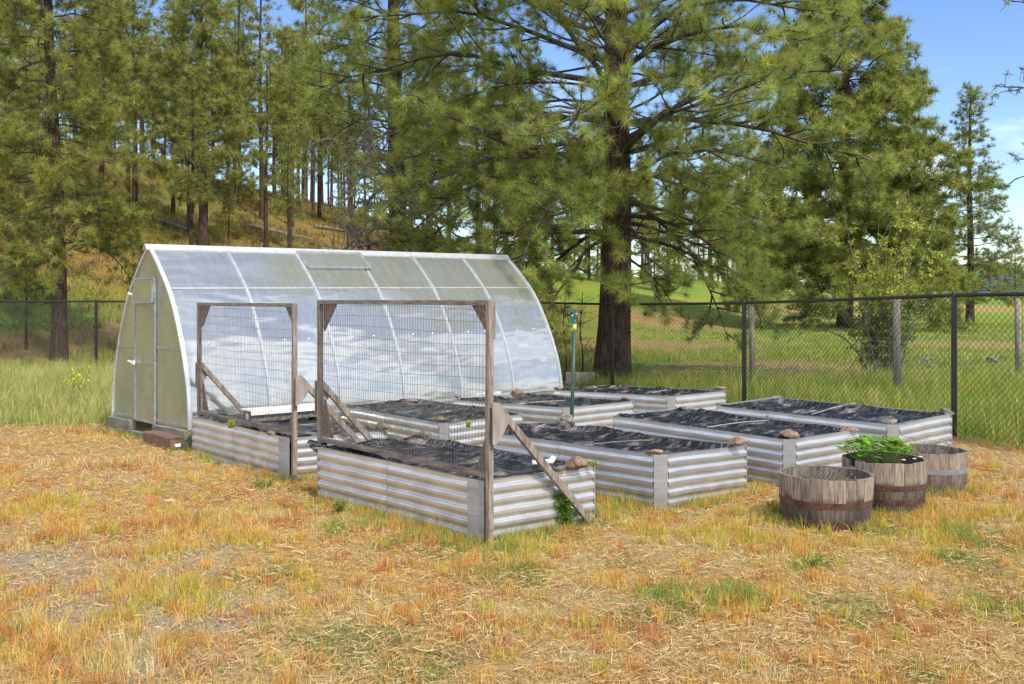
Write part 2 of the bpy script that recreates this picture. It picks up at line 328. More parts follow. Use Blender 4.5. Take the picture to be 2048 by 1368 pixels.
# ------------------------------------------------------------------ ground
FA = np.array([4.9, 11.0]); FB = np.array([1.77, 17.5])           # right fence line runs FA -> FB -> corner
fd = (FB-FA)/np.linalg.norm(FB-FA); FC = np.array([-.40, 22.0])
def outside(x, y):
    s1 = (x-FA[0])*fd[1]-(y-FA[1])*fd[0]        # >0 right of the line
    return (s1 > 0) | (y > 22.0)
GRAV = [(300, 1130, .75), (150, 1200, .8), (420, 1215, .5), (230, 1330, .4), (60, 1120, .5)]
GREEN = [(450, 1150, .16), (560, 1150, .22), (690, 1290, .38), (1040, 1150, .28), (1215, 1245, .2), (1330, 1220, .25), (1240, 1125, .12), (1930, 1120, .3), (2020, 1210, .3), (1480, 1200, .28), (1700, 1215, .3), (850, 1330, .25), (1870, 1350, .22), (1000, 1110, .2), (680, 1055, .25), (800, 1090, .2), (1620, 1130, .22), (1780, 1060, .25), (1990, 1080, .4), (1120, 1060, .3), (600, 1010, .2), (1330, 1180, .2), (900, 1100, .25)]
BARE = [(1320, 1120, .5), (1100, 1210, .45), (1480, 1130, .4), (900, 1180, .4), (1000, 1290, .5), (1250, 1310, .6), (1960, 940, .6), (1750, 1130, .4), (330, 890, .8), (650, 1000, .25), (1550, 1290, .6), (1500, 990, .4)]
def blobs(lst, x, y):
    o = np.zeros_like(x)
    for u, v, r in lst:
        px, py = pix(u, v, .03); o = np.maximum(o, np.exp(-(((x-px)/r)**2+((y-py)/(r*1.1))**2)))
    return o
OUTPATCH = [(1290, 690, 3.0), (1420, 735, 1.6), (1330, 640, 4.), (1600, 735, 1.6), (1560, 620, 6.), (1960, 690, 3.0), (1760, 612, 9.), (1900, 612, 12.), (60, 690, 1.2), (230, 670, 1.0)]
def ground_cols(x, y):
    n1 = fbm(x*.9, y*.9, 4); n2 = fbm(x*2.7+40, y*2.7, 4); n3 = fbm(x*.05+9, y*.05, 4)
    straw = np.array([.50, .335, .12]); sand = np.array([.52, .385, .18]); red = np.array([.38, .19, .07]); grav = np.array([.40, .34, .255]); green = np.array([.17, .17, .04])
    t = ss((n1-.35)/.3)[..., None]; c = straw*(1-t)+sand*t
    t = ss((n2-.5)/.2)[..., None]*.55; c = c*(1-t)+red*t
    t = (ss((blobs(GRAV, x, y)+.5*(n2-.5)-.35)/.45))[..., None]*.6; c = c*(1-t)+grav*t
    t = (ss((blobs(GREEN, x, y)+.6*(n2-.5)-.4)/.3))[..., None]*.6; c = c*(1-t)+green*t
    # outside the yard
    meadow = np.array([.24, .28, .04]); lush = np.array([.16, .28, .035]); rust = np.array([.44, .26, .12]); yel = np.array([.40, .33, .08])
    m = np.zeros_like(x)
    for u, v, r in OUTPATCH:
        px, py, _ = pixground(u, v, 12); m = np.maximum(m, np.exp(-(((x-px)/r)**2+((y-py)/(r*1.3))**2)))
    q = ss((fbm(x*.35+5, y*.35, 4)-.4)/.25)[..., None]; o = meadow*(1-q)+lush*q
    q = ss((n3-.52)/.12)[..., None]*.5; o = o*(1-q)+yel*q
    q = ss((m+.8*(n1-.5)-.25)/.35)[..., None]*.75; o = o*(1-q)+rust*q
    # hill: rusty, needle-littered ground with green bands
    r = np.hypot(x, y); u = CX+F*x/np.maximum(y, .3*r+.01)
    hl = ss((980-u)/200)*ss((r-30)/9)*.85
    hn = fbm(x*.12+3, y*.12+8, 5)
    hillc = np.array([.27, .15, .05])*(1-ss((hn-.47)/.2))[..., None]+np.array([.19, .18, .035])*ss((hn-.47)/.2)[..., None]
    dk = ss((fbm(x*.22+50, y*.22, 4)-.56)/.1)[..., None]*.6; hillc = hillc*(1-dk)+np.array([.13, .075, .045])*dk
    o = o*(1-hl[..., None])+hillc*hl[..., None]
    w_ = np.where(outside(x, y), 1., 0.)[..., None]
    left = ss((y-13.2+.6*n1)/1.2)*ss((-x-3.9)/.8)
    w_ = np.maximum(w_, left[..., None]*.8)
    return c*(1-w_)+o*w_
def axis(a, b, dense0, dense1, step, growth=1.07):
    mid = list(np.arange(dense0, dense1, step)); up = []; s = step; p = mid[-1]
    while p < b: s *= growth; p += s; up.append(p)
    dn = []; s = step; p = mid[0]
    while p > a: s *= growth; p -= s; dn.append(p)
    return np.array(dn[::-1]+mid+up)
gx = axis(-420, 420, -7, 7, .07); gy = axis(-40, 700, 3.2, 16, .08)
XX, YY = np.meshgrid(gx, gy, indexing='xy'); ZZ = ground(XX, YY)
ZZ += .018*(fbm(XX*5, YY*5, 3)-.5)*(np.hypot(XX, YY) < 25)
nx, ny = len(gx), len(gy)
me = bpy.data.meshes.new('ground'); me.vertices.add(nx*ny); me.vertices.foreach_set('co', np.stack([XX, YY, ZZ], -1).astype(np.float32).ravel())
I = (np.arange(ny-1)[:, None]*nx+np.arange(nx-1)[None]).ravel(); idx = np.stack([I, I+1, I+nx+1, I+nx], 1)
me.loops.add(idx.size); me.loops.foreach_set('vertex_index', idx.ravel().astype(np.int32)); me.polygons.add(len(idx))
me.polygons.foreach_set('loop_start', (np.arange(len(idx))*4).astype(np.int32)); me.polygons.foreach_set('loop_total', np.full(len(idx), 4, np.int32)); me.update(calc_edges=True)
ca = me.color_attributes.new('Col', 'FLOAT_COLOR', 'POINT'); C = np.ones((nx*ny, 4)); C[:, :3] = ground_cols(XX, YY).reshape(-1, 3); ca.data.foreach_set('color', C.astype(np.float32).ravel())
me.polygons.foreach_set('use_smooth', [True]*len(idx))
tag(link('ground', me, M['ground']), kind='structure')
# far wooded hills beyond the right-hand meadow
mb = MB(); V = []
an = np.radians(np.linspace(-60, 75, 160))
for rr, hh in ((560, -2), (640, 1.), (900, -2)):
    V.append(np.stack([np.sin(an)*rr, np.cos(an)*rr, hh*22*(.30+fbm(an*7+3, an*0+rr*.01, 3)*.7+.25*fbm(an*160, an*0+rr, 2))*ss((np.sin(an)-.18)/.25)+(-3 if hh < 0 else 1)], -1))
n_ = len(an); mb.add(np.concatenate(V), [(k*n_+i, k*n_+i+1, (k+1)*n_+i+1, (k+1)*n_+i) for k in range(2) for i in range(n_-1)])
tag(mb.build('hills', M['hills'], smooth=True), kind='structure')

# ------------------------------------------------------------------ raised beds
BEDS = {'A': (-2.072, 9.202, 0.711, 0.408, 2.220, 1.129, -0.020, 0.003), 'B': (-0.191, 6.773, 0.729, 0.457, 2.224, 1.148, -0.020, -0.004),
        'C': (-0.714, 10.354, 0.692, 0.398, 2.165, 1.131, 0.017, 0.005), 'D': (0.641, 11.490, 0.728, 0.440, 2.181, 1.200, 0.001, -0.030),
        'E': (2.022, 12.573, 0.677, 0.467, 2.319, 1.115, 0.010, -0.035), 'F': (1.168, 7.772, 0.701, 0.475, 2.272, 1.146, -0.027, -0.020),
        'G': (2.393, 8.535, 0.667, 0.485, 2.240, 1.089, 0.007, 0.004), 'H': (3.620, 9.402, 0.649, 0.506, 2.232, 1.080, 0.031, -0.002)}
BLAB = {'A': 'corrugated metal raised bed with a wooden trellis, beside the greenhouse door end',
        'B': 'corrugated metal raised bed with a wooden trellis, nearest to the camera',
        'C': 'corrugated metal raised bed against the greenhouse side, seen behind the nearer trellis',
        'D': 'corrugated metal raised bed by the green sprinkler post, against the greenhouse side',
        'E': 'corrugated metal raised bed past the far greenhouse end, in front of the big pine trunk',
        'F': 'corrugated metal raised bed just right of the front trellised bed, without a trellis',
        'G': 'corrugated metal raised bed behind the empty wine barrel, one in from the fence',
        'H': 'corrugated metal raised bed closest to the chain link fence, behind the strawberry barrel'}
SLAB = {'A': 'wrinkled black plastic over the bed that carries the white-topped box', 'B': 'wrinkled black plastic over the trellised bed nearest the camera',
        'C': 'black plastic over the bed seen through the front trellis mesh', 'D': 'black plastic over the bed behind the green sprinkler post',
        'E': 'leaf-littered black plastic over the bed near the big pine trunk', 'F': 'dusty black plastic with folded edge over the bed right of the front trellis',
        'G': 'streaky black plastic over the bed behind the empty wine barrel', 'H': 'billowing black plastic over the bed beside the chain link fence'}
PITCH, AMP = .0815, .017
def prof(h):
    z = []; o = []; k = 0; d = 0
    zs = [0, .004]+[.022+i*PITCH/14 for i in range(int((h-.022)/PITCH*14)+1)]
    for d in zs:
        t = max(0, (d-.022)/PITCH); z.append(-d); o.append(AMP*(.5-.5*math.tanh(2.5*math.cos(2*math.pi*t+.25*math.sin(2*math.pi*t)))/math.tanh(2.5)))
    return np.array(z), np.array(o)
def corr(mb, p, q, out_, h, ztop, tilt, nseg, wav, seed):
    p = np.array(p, float); q = np.array(q, float); t = np.linspace(0, 1, nseg+1); z, o = prof(h)
    P = p[None]+(q-p)[None]*t[:, None]; out_ = np.array(out_, float)
    bow = wav*(fbm(t*3+seed, t*0+seed*.7, 2)-.5)*np.sin(t*np.pi)
    k = len(z); V = np.zeros((nseg+1, k, 3))
    V[:, :, :2] = P[:, None]+out_[None, None]*(o[None, :, None]+bow[:, None, None]*(1+.0*z[None, :, None]))
    V[:, :, 2] = ztop+z[None]+(P[:, 0]*tilt[0]+P[:, 1]*tilt[1])[:, None]+.006*(fbm(t*4+seed*3, t*0, 2)-.5)[:, None]
    mb.add(V.reshape(-1, 3), [(i*k+j, i*k+j+1, (i+1)*k+j+1, (i+1)*k+j) for i in range(nseg) for j in range(k-1)])
bed_obj = {}
def local(bed, x, y, z=0):
    b = BEDS[bed]; c, s = math.cos(b[2]), math.sin(b[2]); return (b[0]+c*x-s*y, b[1]+s*x+c*y, z)
def to_local(bed, X, Y):
    b = BEDS[bed]; c, s = math.cos(b[2]), math.sin(b[2]); dx, dy = X-b[0], Y-b[1]; return (c*dx+s*dy, -s*dx+c*dy)
for bi, (k, b) in enumerate(BEDS.items()):
    x0, y0, th, zt, Lb, Wb, t1, t2 = b
    g = min(G(*local(k, px, py)[:2]) for px in (0, Wb) for py in (0, Lb))
    root = thing('raised_bed', BLAB[k], 'raised bed', (x0, y0, g), th, 'corrugated metal raised beds'); bed_obj[k] = root
    h = zt-g+.03+.06; zl = zt-g; cf = .07; tl = (t1, t2)
    tz = lambda x, y: zl+x*t1+y*t2
    mid = Lb*.5+.06; ab = k in 'AB'
    sides = [((0, .15 if ab else cf), (0, mid), (-1, 0), 'long_panel'), ((-.003, mid-.03), (-.003, Lb-cf), (-1, 0), 'long_panel'),
             ((.04 if ab else cf, 0), (Wb-cf, 0), (0, -1), 'short_panel'), ((cf, Lb), (Wb-cf, Lb), (0, 1), 'short_panel'),
             ((Wb, cf), (Wb, mid), (1, 0), 'long_panel'), ((Wb+.003, mid-.03), (Wb+.003, Lb-cf), (1, 0), 'long_panel')]
    for si, (p, q, o_, nm) in enumerate(sides):
        mb = MB(); corr(mb, p, q, o_, h, zl, tl, 26, .018, bi*7+si*1.7)
        mb.build(nm, M['galv'], root, smooth=True)
    for (p, q) in (((-.005, .15), (.02, .02)) if ab else ((0, cf), (cf, 0)), ((Wb-cf, 0), (Wb, cf)), ((0, Lb-cf), (cf, Lb)), ((Wb-cf, Lb), (Wb, Lb-cf))):
        p = np.array(p); q = np.array(q); d = q-p; n = np.array([d[1], -d[0]]); n = n/np.linalg.norm(n); c0 = np.array([Wb/2, Lb/2])
        if np.dot(n, (p+q)/2-c0) < 0: n = -n
        p2 = p-d*.06+n*.014; q2 = q+d*.06+n*.014; mb = MB(); ztp = tz(*p2)+.002
        poly = [(p2[0], p2[1]), (q2[0], q2[1]), (q2[0]-n[0]*.01, q2[1]-n[1]*.01), (p2[0]-n[0]*.01, p2[1]-n[1]*.01)]
        mb.prism(poly, 2, ztp-h, ztp); mb.build('corner_plate', M['plate'], root, bevel=.002)
    # rim angle, dull zinc strip folded inwards
    mb = MB(); pts = [(.04 if ab else cf, 0), (Wb-cf, 0), (Wb, cf), (Wb, Lb-cf), (Wb-cf, Lb), (cf, Lb), (0, Lb-cf), (0, .14 if ab else cf)]
    for i in range(8):
        p = np.array(pts[i]); q = np.array(pts[(i+1) % 8]); c0 = np.array([Wb/2, Lb/2])
        inn = lambda v: v+(c0-v)/np.linalg.norm(c0-v)*.03
        a_, b_ = inn(p), inn(q)
        zz = [tz(*p), tz(*q)]
        mb.add([(*p, zz[0]+.003), (*q, zz[1]+.003), (*b_, zz[1]+.003), (*a_, zz[0]+.003), (*b_, zz[1]-.05), (*a_, zz[0]-.05)], [(0, 1, 2, 3), (3, 2, 4, 5)])
    mb.build('rim', M['plate'], root)
    mb = MB(); mb.prism([(.03, .08), (.08, .03), (Wb-.08, .03), (Wb-.03, .08), (Wb-.03, Lb-.08), (Wb-.08, Lb-.03), (.08, Lb-.03), (.03, Lb-.08)], 2, zl-h*.8, zl-.13); mb.build('soil', M['soil'], root)
    # plastic sheet: a thing of its own lying on the bed
    nxs, nys = 64, 124; U, Vv = np.meshgrid(np.linspace(0, 1, nxs), np.linspace(0, 1, nys)); sx_ = .035+U*(Wb-.07); sy_ = .035+Vv*(Lb-.07)
    sd_ = bi*13.7
    wr = lambda f, rot, a, sed: (1-np.abs(2*fbm((sx_*math.cos(rot)+sy_*math.sin(rot))*f+sed, (-sx_*math.sin(rot)+sy_*math.cos(rot))*f*a+sed, 3)-1)*2)
    e_ = np.minimum(np.minimum(sx_, Wb-sx_), np.minimum(sy_, Lb-sy_))-.035
    Z = -.055+.035*(fbm(sx_*1.6+sd_, sy_*1.6, 3)-.5)*2+.030*wr(2.6, .7+bi*.5, .35, sd_)+.017*wr(6, 2.1+bi*.4, .35, sd_+3)+.006*wr(13, 1.1+bi*.9, .4, sd_+8)
    Z = Z+(.05-Z*.3)*np.exp(-(e_/.05)**2)*(.35+.9*fbm(sx_*2.3+sd_, sy_*2.3+5, 2))-.0
    if k in 'BF': Z = Z+.035*np.exp(-(e_/.06)**2)*ss((sy_-Lb*.55)/.6)
    Z = np.where(e_ < .02, np.minimum(Z, -.004), Z)+zl+sx_*t1+sy_*t2
    mb = MB(); mb.add(np.stack([sx_, sy_, Z], -1).reshape(-1, 3), [(j*nxs+i, j*nxs+i+1, (j+1)*nxs+i+1, (j+1)*nxs+i) for j in range(nys-1) for i in range(nxs-1)])
    o = mb.build('plastic_sheet', M['poly'], smooth=True); o.location = (x0, y0, g); o.rotation_euler = (0, 0, th)
    tag(o, SLAB[k], 'plastic sheet', 'black plastic sheets over the raised beds')

# plastic flaps that stick out over the rim
def flap(name, pts, wid, label, seed):
    P = np.array(pts, float); m = 24; t = np.linspace(0, len(P)-1, m); C_ = np.stack([np.interp(t, range(len(P)), P[:, i]) for i in range(3)], 1)
    q = np.linspace(-1, 1, 9); V = np.zeros((m, 9, 3))
    for j, a in enumerate(q):
        V[:, j] = C_; V[:, j, 1] += a*wid*.6; V[:, j, 2] += wid*(1-a*a)*.55+.02*(fbm(t*1.7+seed, t*0+a*3+seed, 2)-.5)-.5*wid*.2
    mb = MB(); mb.add(V.reshape(-1, 3), [(i*9+j, i*9+j+1, (i+1)*9+j+1, (i+1)*9+j) for i in range(m-1) for j in range(8)])
    return tag(mb.build(name, M['poly'], smooth=True), label, 'plastic fold', 'loose folds of black plastic')
def L3(bed, x, y, dz=0):
    b = BEDS[bed]; p = local(bed, x, y); return (p[0], p[1], b[3]+x*b[6]+y*b[7]+dz)
flap('plastic_fold', [L3('F', .12, 2.1, .0), L3('F', .35, 2.22, .03), L3('F', .7, 2.22, .03), L3('F', 1.0, 2.2, .0)], .05, 'folded black plastic edge left of the grey rock behind the brace of the front trellis', 2.)
flap('plastic_fold', [L3('F', 1.08, 2.1, .0), L3('F', 1.1, 1.7, .02), L3('F', 1.1, 1.35, -.01)], .03, 'ruffled black plastic edge right of the grey rock at the sprinkler post foot', 5.)
mb = MB(); c0 = np.array(L3('B', -.02, 2.22, .01)); V = []
for i in range(10):
    a_ = i/9; V += [(c0[0]-.05+.16*a_, c0[1]-.02, c0[2]+.045*(1-a_)**1.5-.01), (c0[0]-.04+.16*a_, c0[1]+.03, c0[2]+.02+.03*(1-a_)), (c0[0]-.02+.14*a_, c0[1]-.035, c0[2]-.05*math.sin(a_*2.6)-.012)]
mb.add(V, [(3*i, 3*i+1, 3*i+4, 3*i+3) for i in range(9)]+[(3*i+2, 3*i, 3*i+3, 3*i+5) for i in range(9)])
tag(mb.build('plastic_fold', M['poly'], smooth=True), 'pointed black plastic corner curling over the left end of the front bed', 'plastic fold', 'loose folds of black plastic')

# ------------------------------------------------------------------ rocks
def rock(u, v, wpx, hpx, bed, m, label, seed, cat='rock', group='rocks weighing down the plastic', z=None):
    b = BEDS.get(bed); z = (b[3]-.005) if z is None else z
    X, Y = pix(u, v+hpx*.35, z); W_ = wpx/F*Y*1.02; H_ = hpx/F*Y*1.12
    import bmesh
    bm = bmesh.new(); bmesh.ops.create_icosphere(bm, subdivisions=3, radius=1); r = random.Random(seed)
    cuts = [(Vector((r.uniform(-1, 1), r.uniform(-1, 1), r.uniform(-.6, 1))).normalized(), r.uniform(.42, .78)) for _ in range(13)]
    for vt in bm.verts:
        for n_, d in cuts:
            q = vt.co.dot(n_)
            if q > d: vt.co -= n_*(q-d)*.97
        s_ = 1+.30*(float(fbm(np.array(vt.co.x*2+seed), np.array(vt.co.y*2+vt.co.z*2.3), 3))-.5)*2
        vt.co *= s_
        vt.co.x *= W_/2*1.15; vt.co.y *= W_/2*.85; vt.co.z = vt.co.z*H_/2*1.15
    me = bpy.data.meshes.new('rock'); bm.to_mesh(me); bm.free()
    o = link('rock', me, m); o.location = (X, Y, z+H_*.42); o.rotation_euler = (0, 0, .0)
    return tag(o, label, cat, group)
g_, t_, m_ = M['rockg'], M['rockt'], M['rockm']
RK = [(764, 854, 30, 16, 'A', m_, 'dark mossy rock on the right corner of the greenhouse-side trellised bed'),
      (850, 871, 36, 22, 'B', g_, 'grey rock seen through the front trellis mesh, on the far corner of its bed'),
      (1152, 928, 46, 26, 'B', t_, 'large cut rock with a flat tan face right of the front brace'),
      (1120, 938, 30, 11, 'B', g_, 'small flat rock between the front brace and the large tan-faced rock'),
      (882, 841, 32, 14, 'C', m_, 'mossy rock on the near corner plate of the bed behind the front trellis'),
      (823, 802, 28, 9, 'C', t_, 'flat brown rock at the greenhouse foot behind the front trellis'),
      (915, 794, 14, 7, 'D', g_, 'tiny rock at the greenhouse foot, left end of the bed by the sprinkler post'),
      (1036, 788, 28, 15, 'D', t_, 'brown rock against the last greenhouse rib foot'),
      (1252, 799, 28, 9, 'D', t_, 'low tan rock right of the sprinkler post on the bed edge'),
      (1438, 777, 34, 9, 'E', t_, 'long pinkish rock on the right corner of the bed near the pine trunk'),
      (1117, 778, 18, 6, 'E', g_, 'small dark rock by the foot of the greenhouse far rib'),
      (1307, 905, 34, 13, 'F', t_, 'rough brown rock on the near corner plate of the bed without trellis'),
      (1477, 885, 34, 22, 'F', t_, 'squarish brown rock on the right corner of the bed behind the front one'),
      (1135, 844, 40, 25, 'F', g_, 'lumpy grey rock at the foot of the green sprinkler post'),
      (1578, 872, 52, 17, 'G', t_, 'flat orange-brown rock above the corner plate behind the empty barrel'),
      (1699, 860, 46, 10, 'G', t_, 'low tan rock on the bed edge above the strawberry plant'),
      (1370, 818, 30, 11, 'G', g_, 'grey rock on the far corner of the bed one in from the fence'),
      (1239, 831, 18, 8, 'G', t_, 'small brown rock on the left end of the bed one in from the fence'),
      (1779, 845, 34, 11, 'H', g_, 'flat grey rock on the near corner of the bed beside the fence'),
      (1891, 824, 34, 16, 'H', g_, 'rounded grey rock on the right corner of the bed beside the fence'),
      (1550, 796, 26, 10, 'H', m_, 'mossy rock on the far corner of the bed beside the fence'),
      (1441, 808, 20, 7, 'H', g_, 'small rock on the left end of the bed beside the fence')]
for i, (u, v, w_, h_, bd, m, lb) in enumerate(RK): rock(u, v, w_, h_, bd, m, lb, 11+i*3)
rock(546, 866, 34, 10, 'A', m_, 'heap of dirty litter on the near corner of the greenhouse-side trellised bed', 77, 'debris heap', None)

# irrigation lines on the plastic
def pipe(bed, x0, y0, x1, y1, label, m=None, r=.0042, up=.010, valve=True):
    p = np.array(L3(bed, x0, y0, -.01)); q = np.array(L3(bed, x1, y1, -.01)); t = np.linspace(0, 1, 12)[:, None]
    P = p*(1-t)+q*t; P[:, 2] += up*np.sin(t[:, 0]*np.pi)
    root = thing('irrigation_pipe', label, 'irrigation pipe', tuple(q), 0, 'irrigation pipes across the beds')
    MB().tube(P-q, r, 8).build('pipe', m or M['pvc'], root, smooth=True)
    if valve: MB().tube([(0, 0, -.03), (0, 0, .05)], .007, 8).tube([(-.02, 0, .04), (.02, 0, .05)], .004, 6).build('valve', M['wire'], root)
def lp(bed, u, v): X, Y = pix(u, v, BEDS[bed][3]-.01); return to_local(bed, X, Y)
for bd, a_, b_, lb, mt in (('F', (1160, 887), (1306, 871), 'brown dusty irrigation pipe with a small valve on the bed behind the front one', M['wood']),
                       ('G', (1413, 856), (1534, 843), 'pale irrigation pipe with valve across the bed behind the empty barrel', None),
                       ('H', (1613, 832), (1713, 812), 'pale irrigation pipe with valve across the bed beside the fence', None),
                       ('D', (1028, 805), (1130, 797), 'white irrigation pipe arching over the bed by the sprinkler post', None),
                       ('E', (1305, 783), (1334, 778), 'grey irrigation pipe among leaves on the bed near the pine trunk', None)):
    pipe(bd, *lp(bd, *a_), *lp(bd, *b_), lb, mt)
# ribbed drain hose end on the front bed
X, Y = pix(1064, 931, .47); root = thing('hose_fitting', 'white ribbed hose end with a plastic elbow, lying behind the front brace', 'hose fitting', (X, Y, .47), .25)
mb = MB()
for i in range(9): mb.lathe([(.010, 0), (.018, .002), (.018, .010), (.012, .012)], 14)
off = 0
for i in range(9):
    mb.v[i] = np.stack([mb.v[i][:, 2]+i*.012, mb.v[i][:, 0], mb.v[i][:, 1]+.02], 1)
mb.build('ribbed_hose', M['white'], root, smooth=True)
MB().tube([(.10, 0, .02), (.15, 0, .025), (.17, .02, .05)], .022, 10).build('elbow', M['white'], root, smooth=True)

# white-topped box lying on the plastic of bed A
X, Y = pix(505, 842, .42); root = thing('long_box', 'long dirty box with a white lid lying on the plastic by the greenhouse side', 'box', (X, Y, .40), .70)
MB().box((.42, .10, .06), (.86, .20, .11)).build('body', M['rockg'], root, bevel=.006)
MB().box((.42, .10, .125), (.90, .25, .018)).box((.42, -.03, .105), (.90, .006, .05)).build('lid', M['white'], root, bevel=.003)
MB().box((-.013, .10, .06), (.004, .06, .07)).build('tag', M['white'], root)

# ------------------------------------------------------------------ trellises
def ztop(bed, x, y): b = BEDS[bed]; return b[3]+x*b[6]+y*b[7]
def trellis(bed, label, cleat):
    x0, y0, th, zt, Lb, Wb, _, _ = BEDS[bed]; g = G(x0, y0)
    root = thing('trellis', label, 'trellis', (x0, y0, g), th, 'wooden mesh trellises on the raised beds')
    zz = lambda z: z-g
    T = 1.695 if bed == 'B' else 1.665; b0_, b1_ = (.015, .07) if bed == 'B' else (.04, .11); sk = (b1_-b0_)/(Lb+.07); BX = lambda y: b0_+sk*(y+.04); bx = 0; s = .042; ya, yb = -.040, Lb+.035; zb = zt+.045
    mb = MB().box((BX(ya), ya, zz((T-.03)/2+.0)), (s, s*.95, T+.03)); mb.build('post', M['wood'], root, bevel=.003)
    MB().box((BX(yb), yb, zz((T-.0)/2)), (s, s*.95, T)).build('post', M['wood'], root, bevel=.003)
    MB().bar((BX(ya+s/2), ya+s/2, zz(T-.018)), (BX(yb-s/2), yb-s/2, zz(T-.018)), s*.9, .036).build('top_rail', M['woodh'], root, bevel=.003)
    MB().bar((BX(ya+s/2), ya+s/2, zz(zb)), (BX(yb-s/2), yb-s/2, zz(zb)), s*.9, .036).build('bottom_rail', M['woodh'], root, bevel=.003)
    for y, sg in ((ya+.02, 1), (yb-.02, -1)):
        hg = BX(y)+.03
        MB().prism([(y, zz(T-.036)), (y+sg*.20, zz(T-.036)), (y, zz(T-.27))], 0, hg-.006, hg+.006).build('gusset', M['osb'], root)
        MB().prism([(y, zz(zb+.02)), (y+sg*.15, zz(zb+.02)), (y+sg*.02, zz(zb+.34)), (y, zz(zb+.34))], 0, hg-.006, hg+.006).build('gusset', M['osb'], root)
    # braces go down outside the short sides
    for y, sg in ((ya-.024, -1), (yb+.024, 1)):
        bx = BX(y)
        yy = y+sg*.008
        MB().bar((bx+.03, yy, zz(.98)), (.96, yy-sg*.004, zz(.06)), .036, .052, up=(1, 0, 1)).build('brace', M['wood'], root, bevel=.003)
        yo = y+sg*.032
        MB().prism([(bx-.02, zz(1.00)), (bx+.01, zz(1.00)), (bx+.13, zz(.875)), (bx+.085, zz(.80)), (bx+.01, zz(.72)), (bx-.02, zz(.72))], 1, yo-.006, yo+.006).build('brace_gusset', M['ply'], root)
    if cleat: MB().box((BX(ya)+.034, ya+.01, zz(T-.13)), (.022, .045, .27)).build('cleat', M['wood'], root, bevel=.002)
    # bolt heads
    for z in (.40, .08) if bed == 'A' else (.40, .14):
        mb = MB(); mb.tube([(BX(ya), ya-.020, zz(z)), (BX(ya), ya-.028, zz(z))], .009, 8); mb.build('bolt', M['screw'], root)
    # welded wire mesh, slightly buckled
    mb = MB(); r_ = random.Random(5 if bed == 'A' else 6); xf = lambda y: BX(y)-.024
    yv = np.arange(ya+.02, yb, .0345); zh = np.arange(zb-.01, T-.01, .082)
    wob = lambda y, z: (.010*math.sin(y*3.1+z*2)+.006*math.sin(y*9+z*5))
    for y in yv:
        zs = np.linspace(zb-.012, T-.005, 9); j = r_.uniform(-.004, .004)
        mb.tube([(xf(y)+wob(y, z)*.5-.0, y+j*math.sin(z*4)+.008*math.sin(z*3+y), zz(z)) for z in zs], .0014, 3, False)
    for z in zh:
        ys = np.linspace(ya+.0, yb+.01, 14)
        mb.tube([(xf(y)+wob(y, z)*.5-.001, y, zz(z+.012*math.sin(y*2.2+z*7))) for y in ys], .0014, 3, False)
    mb.build('wire_mesh', M['wire'], root)
trellis('A', 'grey wooden trellis with wire mesh on the bed beside the greenhouse door', False)
trellis('B', 'tall brown wooden trellis with wire mesh on the bed nearest the camera', True)

# ------------------------------------------------------------------ greenhouse
GX, GY, GT, GL, GW = -3.603, 11.109, .757, 6.004, 2.165
gh = thing('greenhouse', 'gothic-arched greenhouse of translucent twin-wall panels on a timber base', 'greenhouse', (GX, GY, 0), GT)
PR = np.array([(0, .24), (.002, .42), (.018, .69), (.050, .93), (.085, 1.14), (.118, 1.306), (.18, 1.589), (.262, 1.85), (.32, 1.98), (.40, 2.16), (.46, 2.275), (.5, 2.34)])
_pt = np.cumsum(np.r_[0, np.hypot(np.diff(PR[:, 0]*GW), np.diff(PR[:, 1]))]); _pt /= _pt[-1]
def smooth_prof(t):
    t = np.asarray(t, float); k = 0; acc = np.zeros((t.size, 2))
    for dt, wt in ((-.04, .2), (-.02, .2), (0, .2), (.02, .2), (.04, .2)):
        tt = np.clip(t+dt*np.minimum(1, np.minimum(t, 1-t)/.04), 0, 1); acc += wt*np.stack([np.interp(tt, _pt, PR[:, 0])*GW, np.interp(tt, _pt, PR[:, 1])], 1)
    return acc
def gz(x, y): return .0097*x-.0118*y
def arch(t, side):
    p = smooth_prof(np.atleast_1d(t)); y = p[:, 0] if side == 0 else GW-p[:, 0]; return y, p[:, 1]
xs_r = [GL*i/6 for i in range(7)]
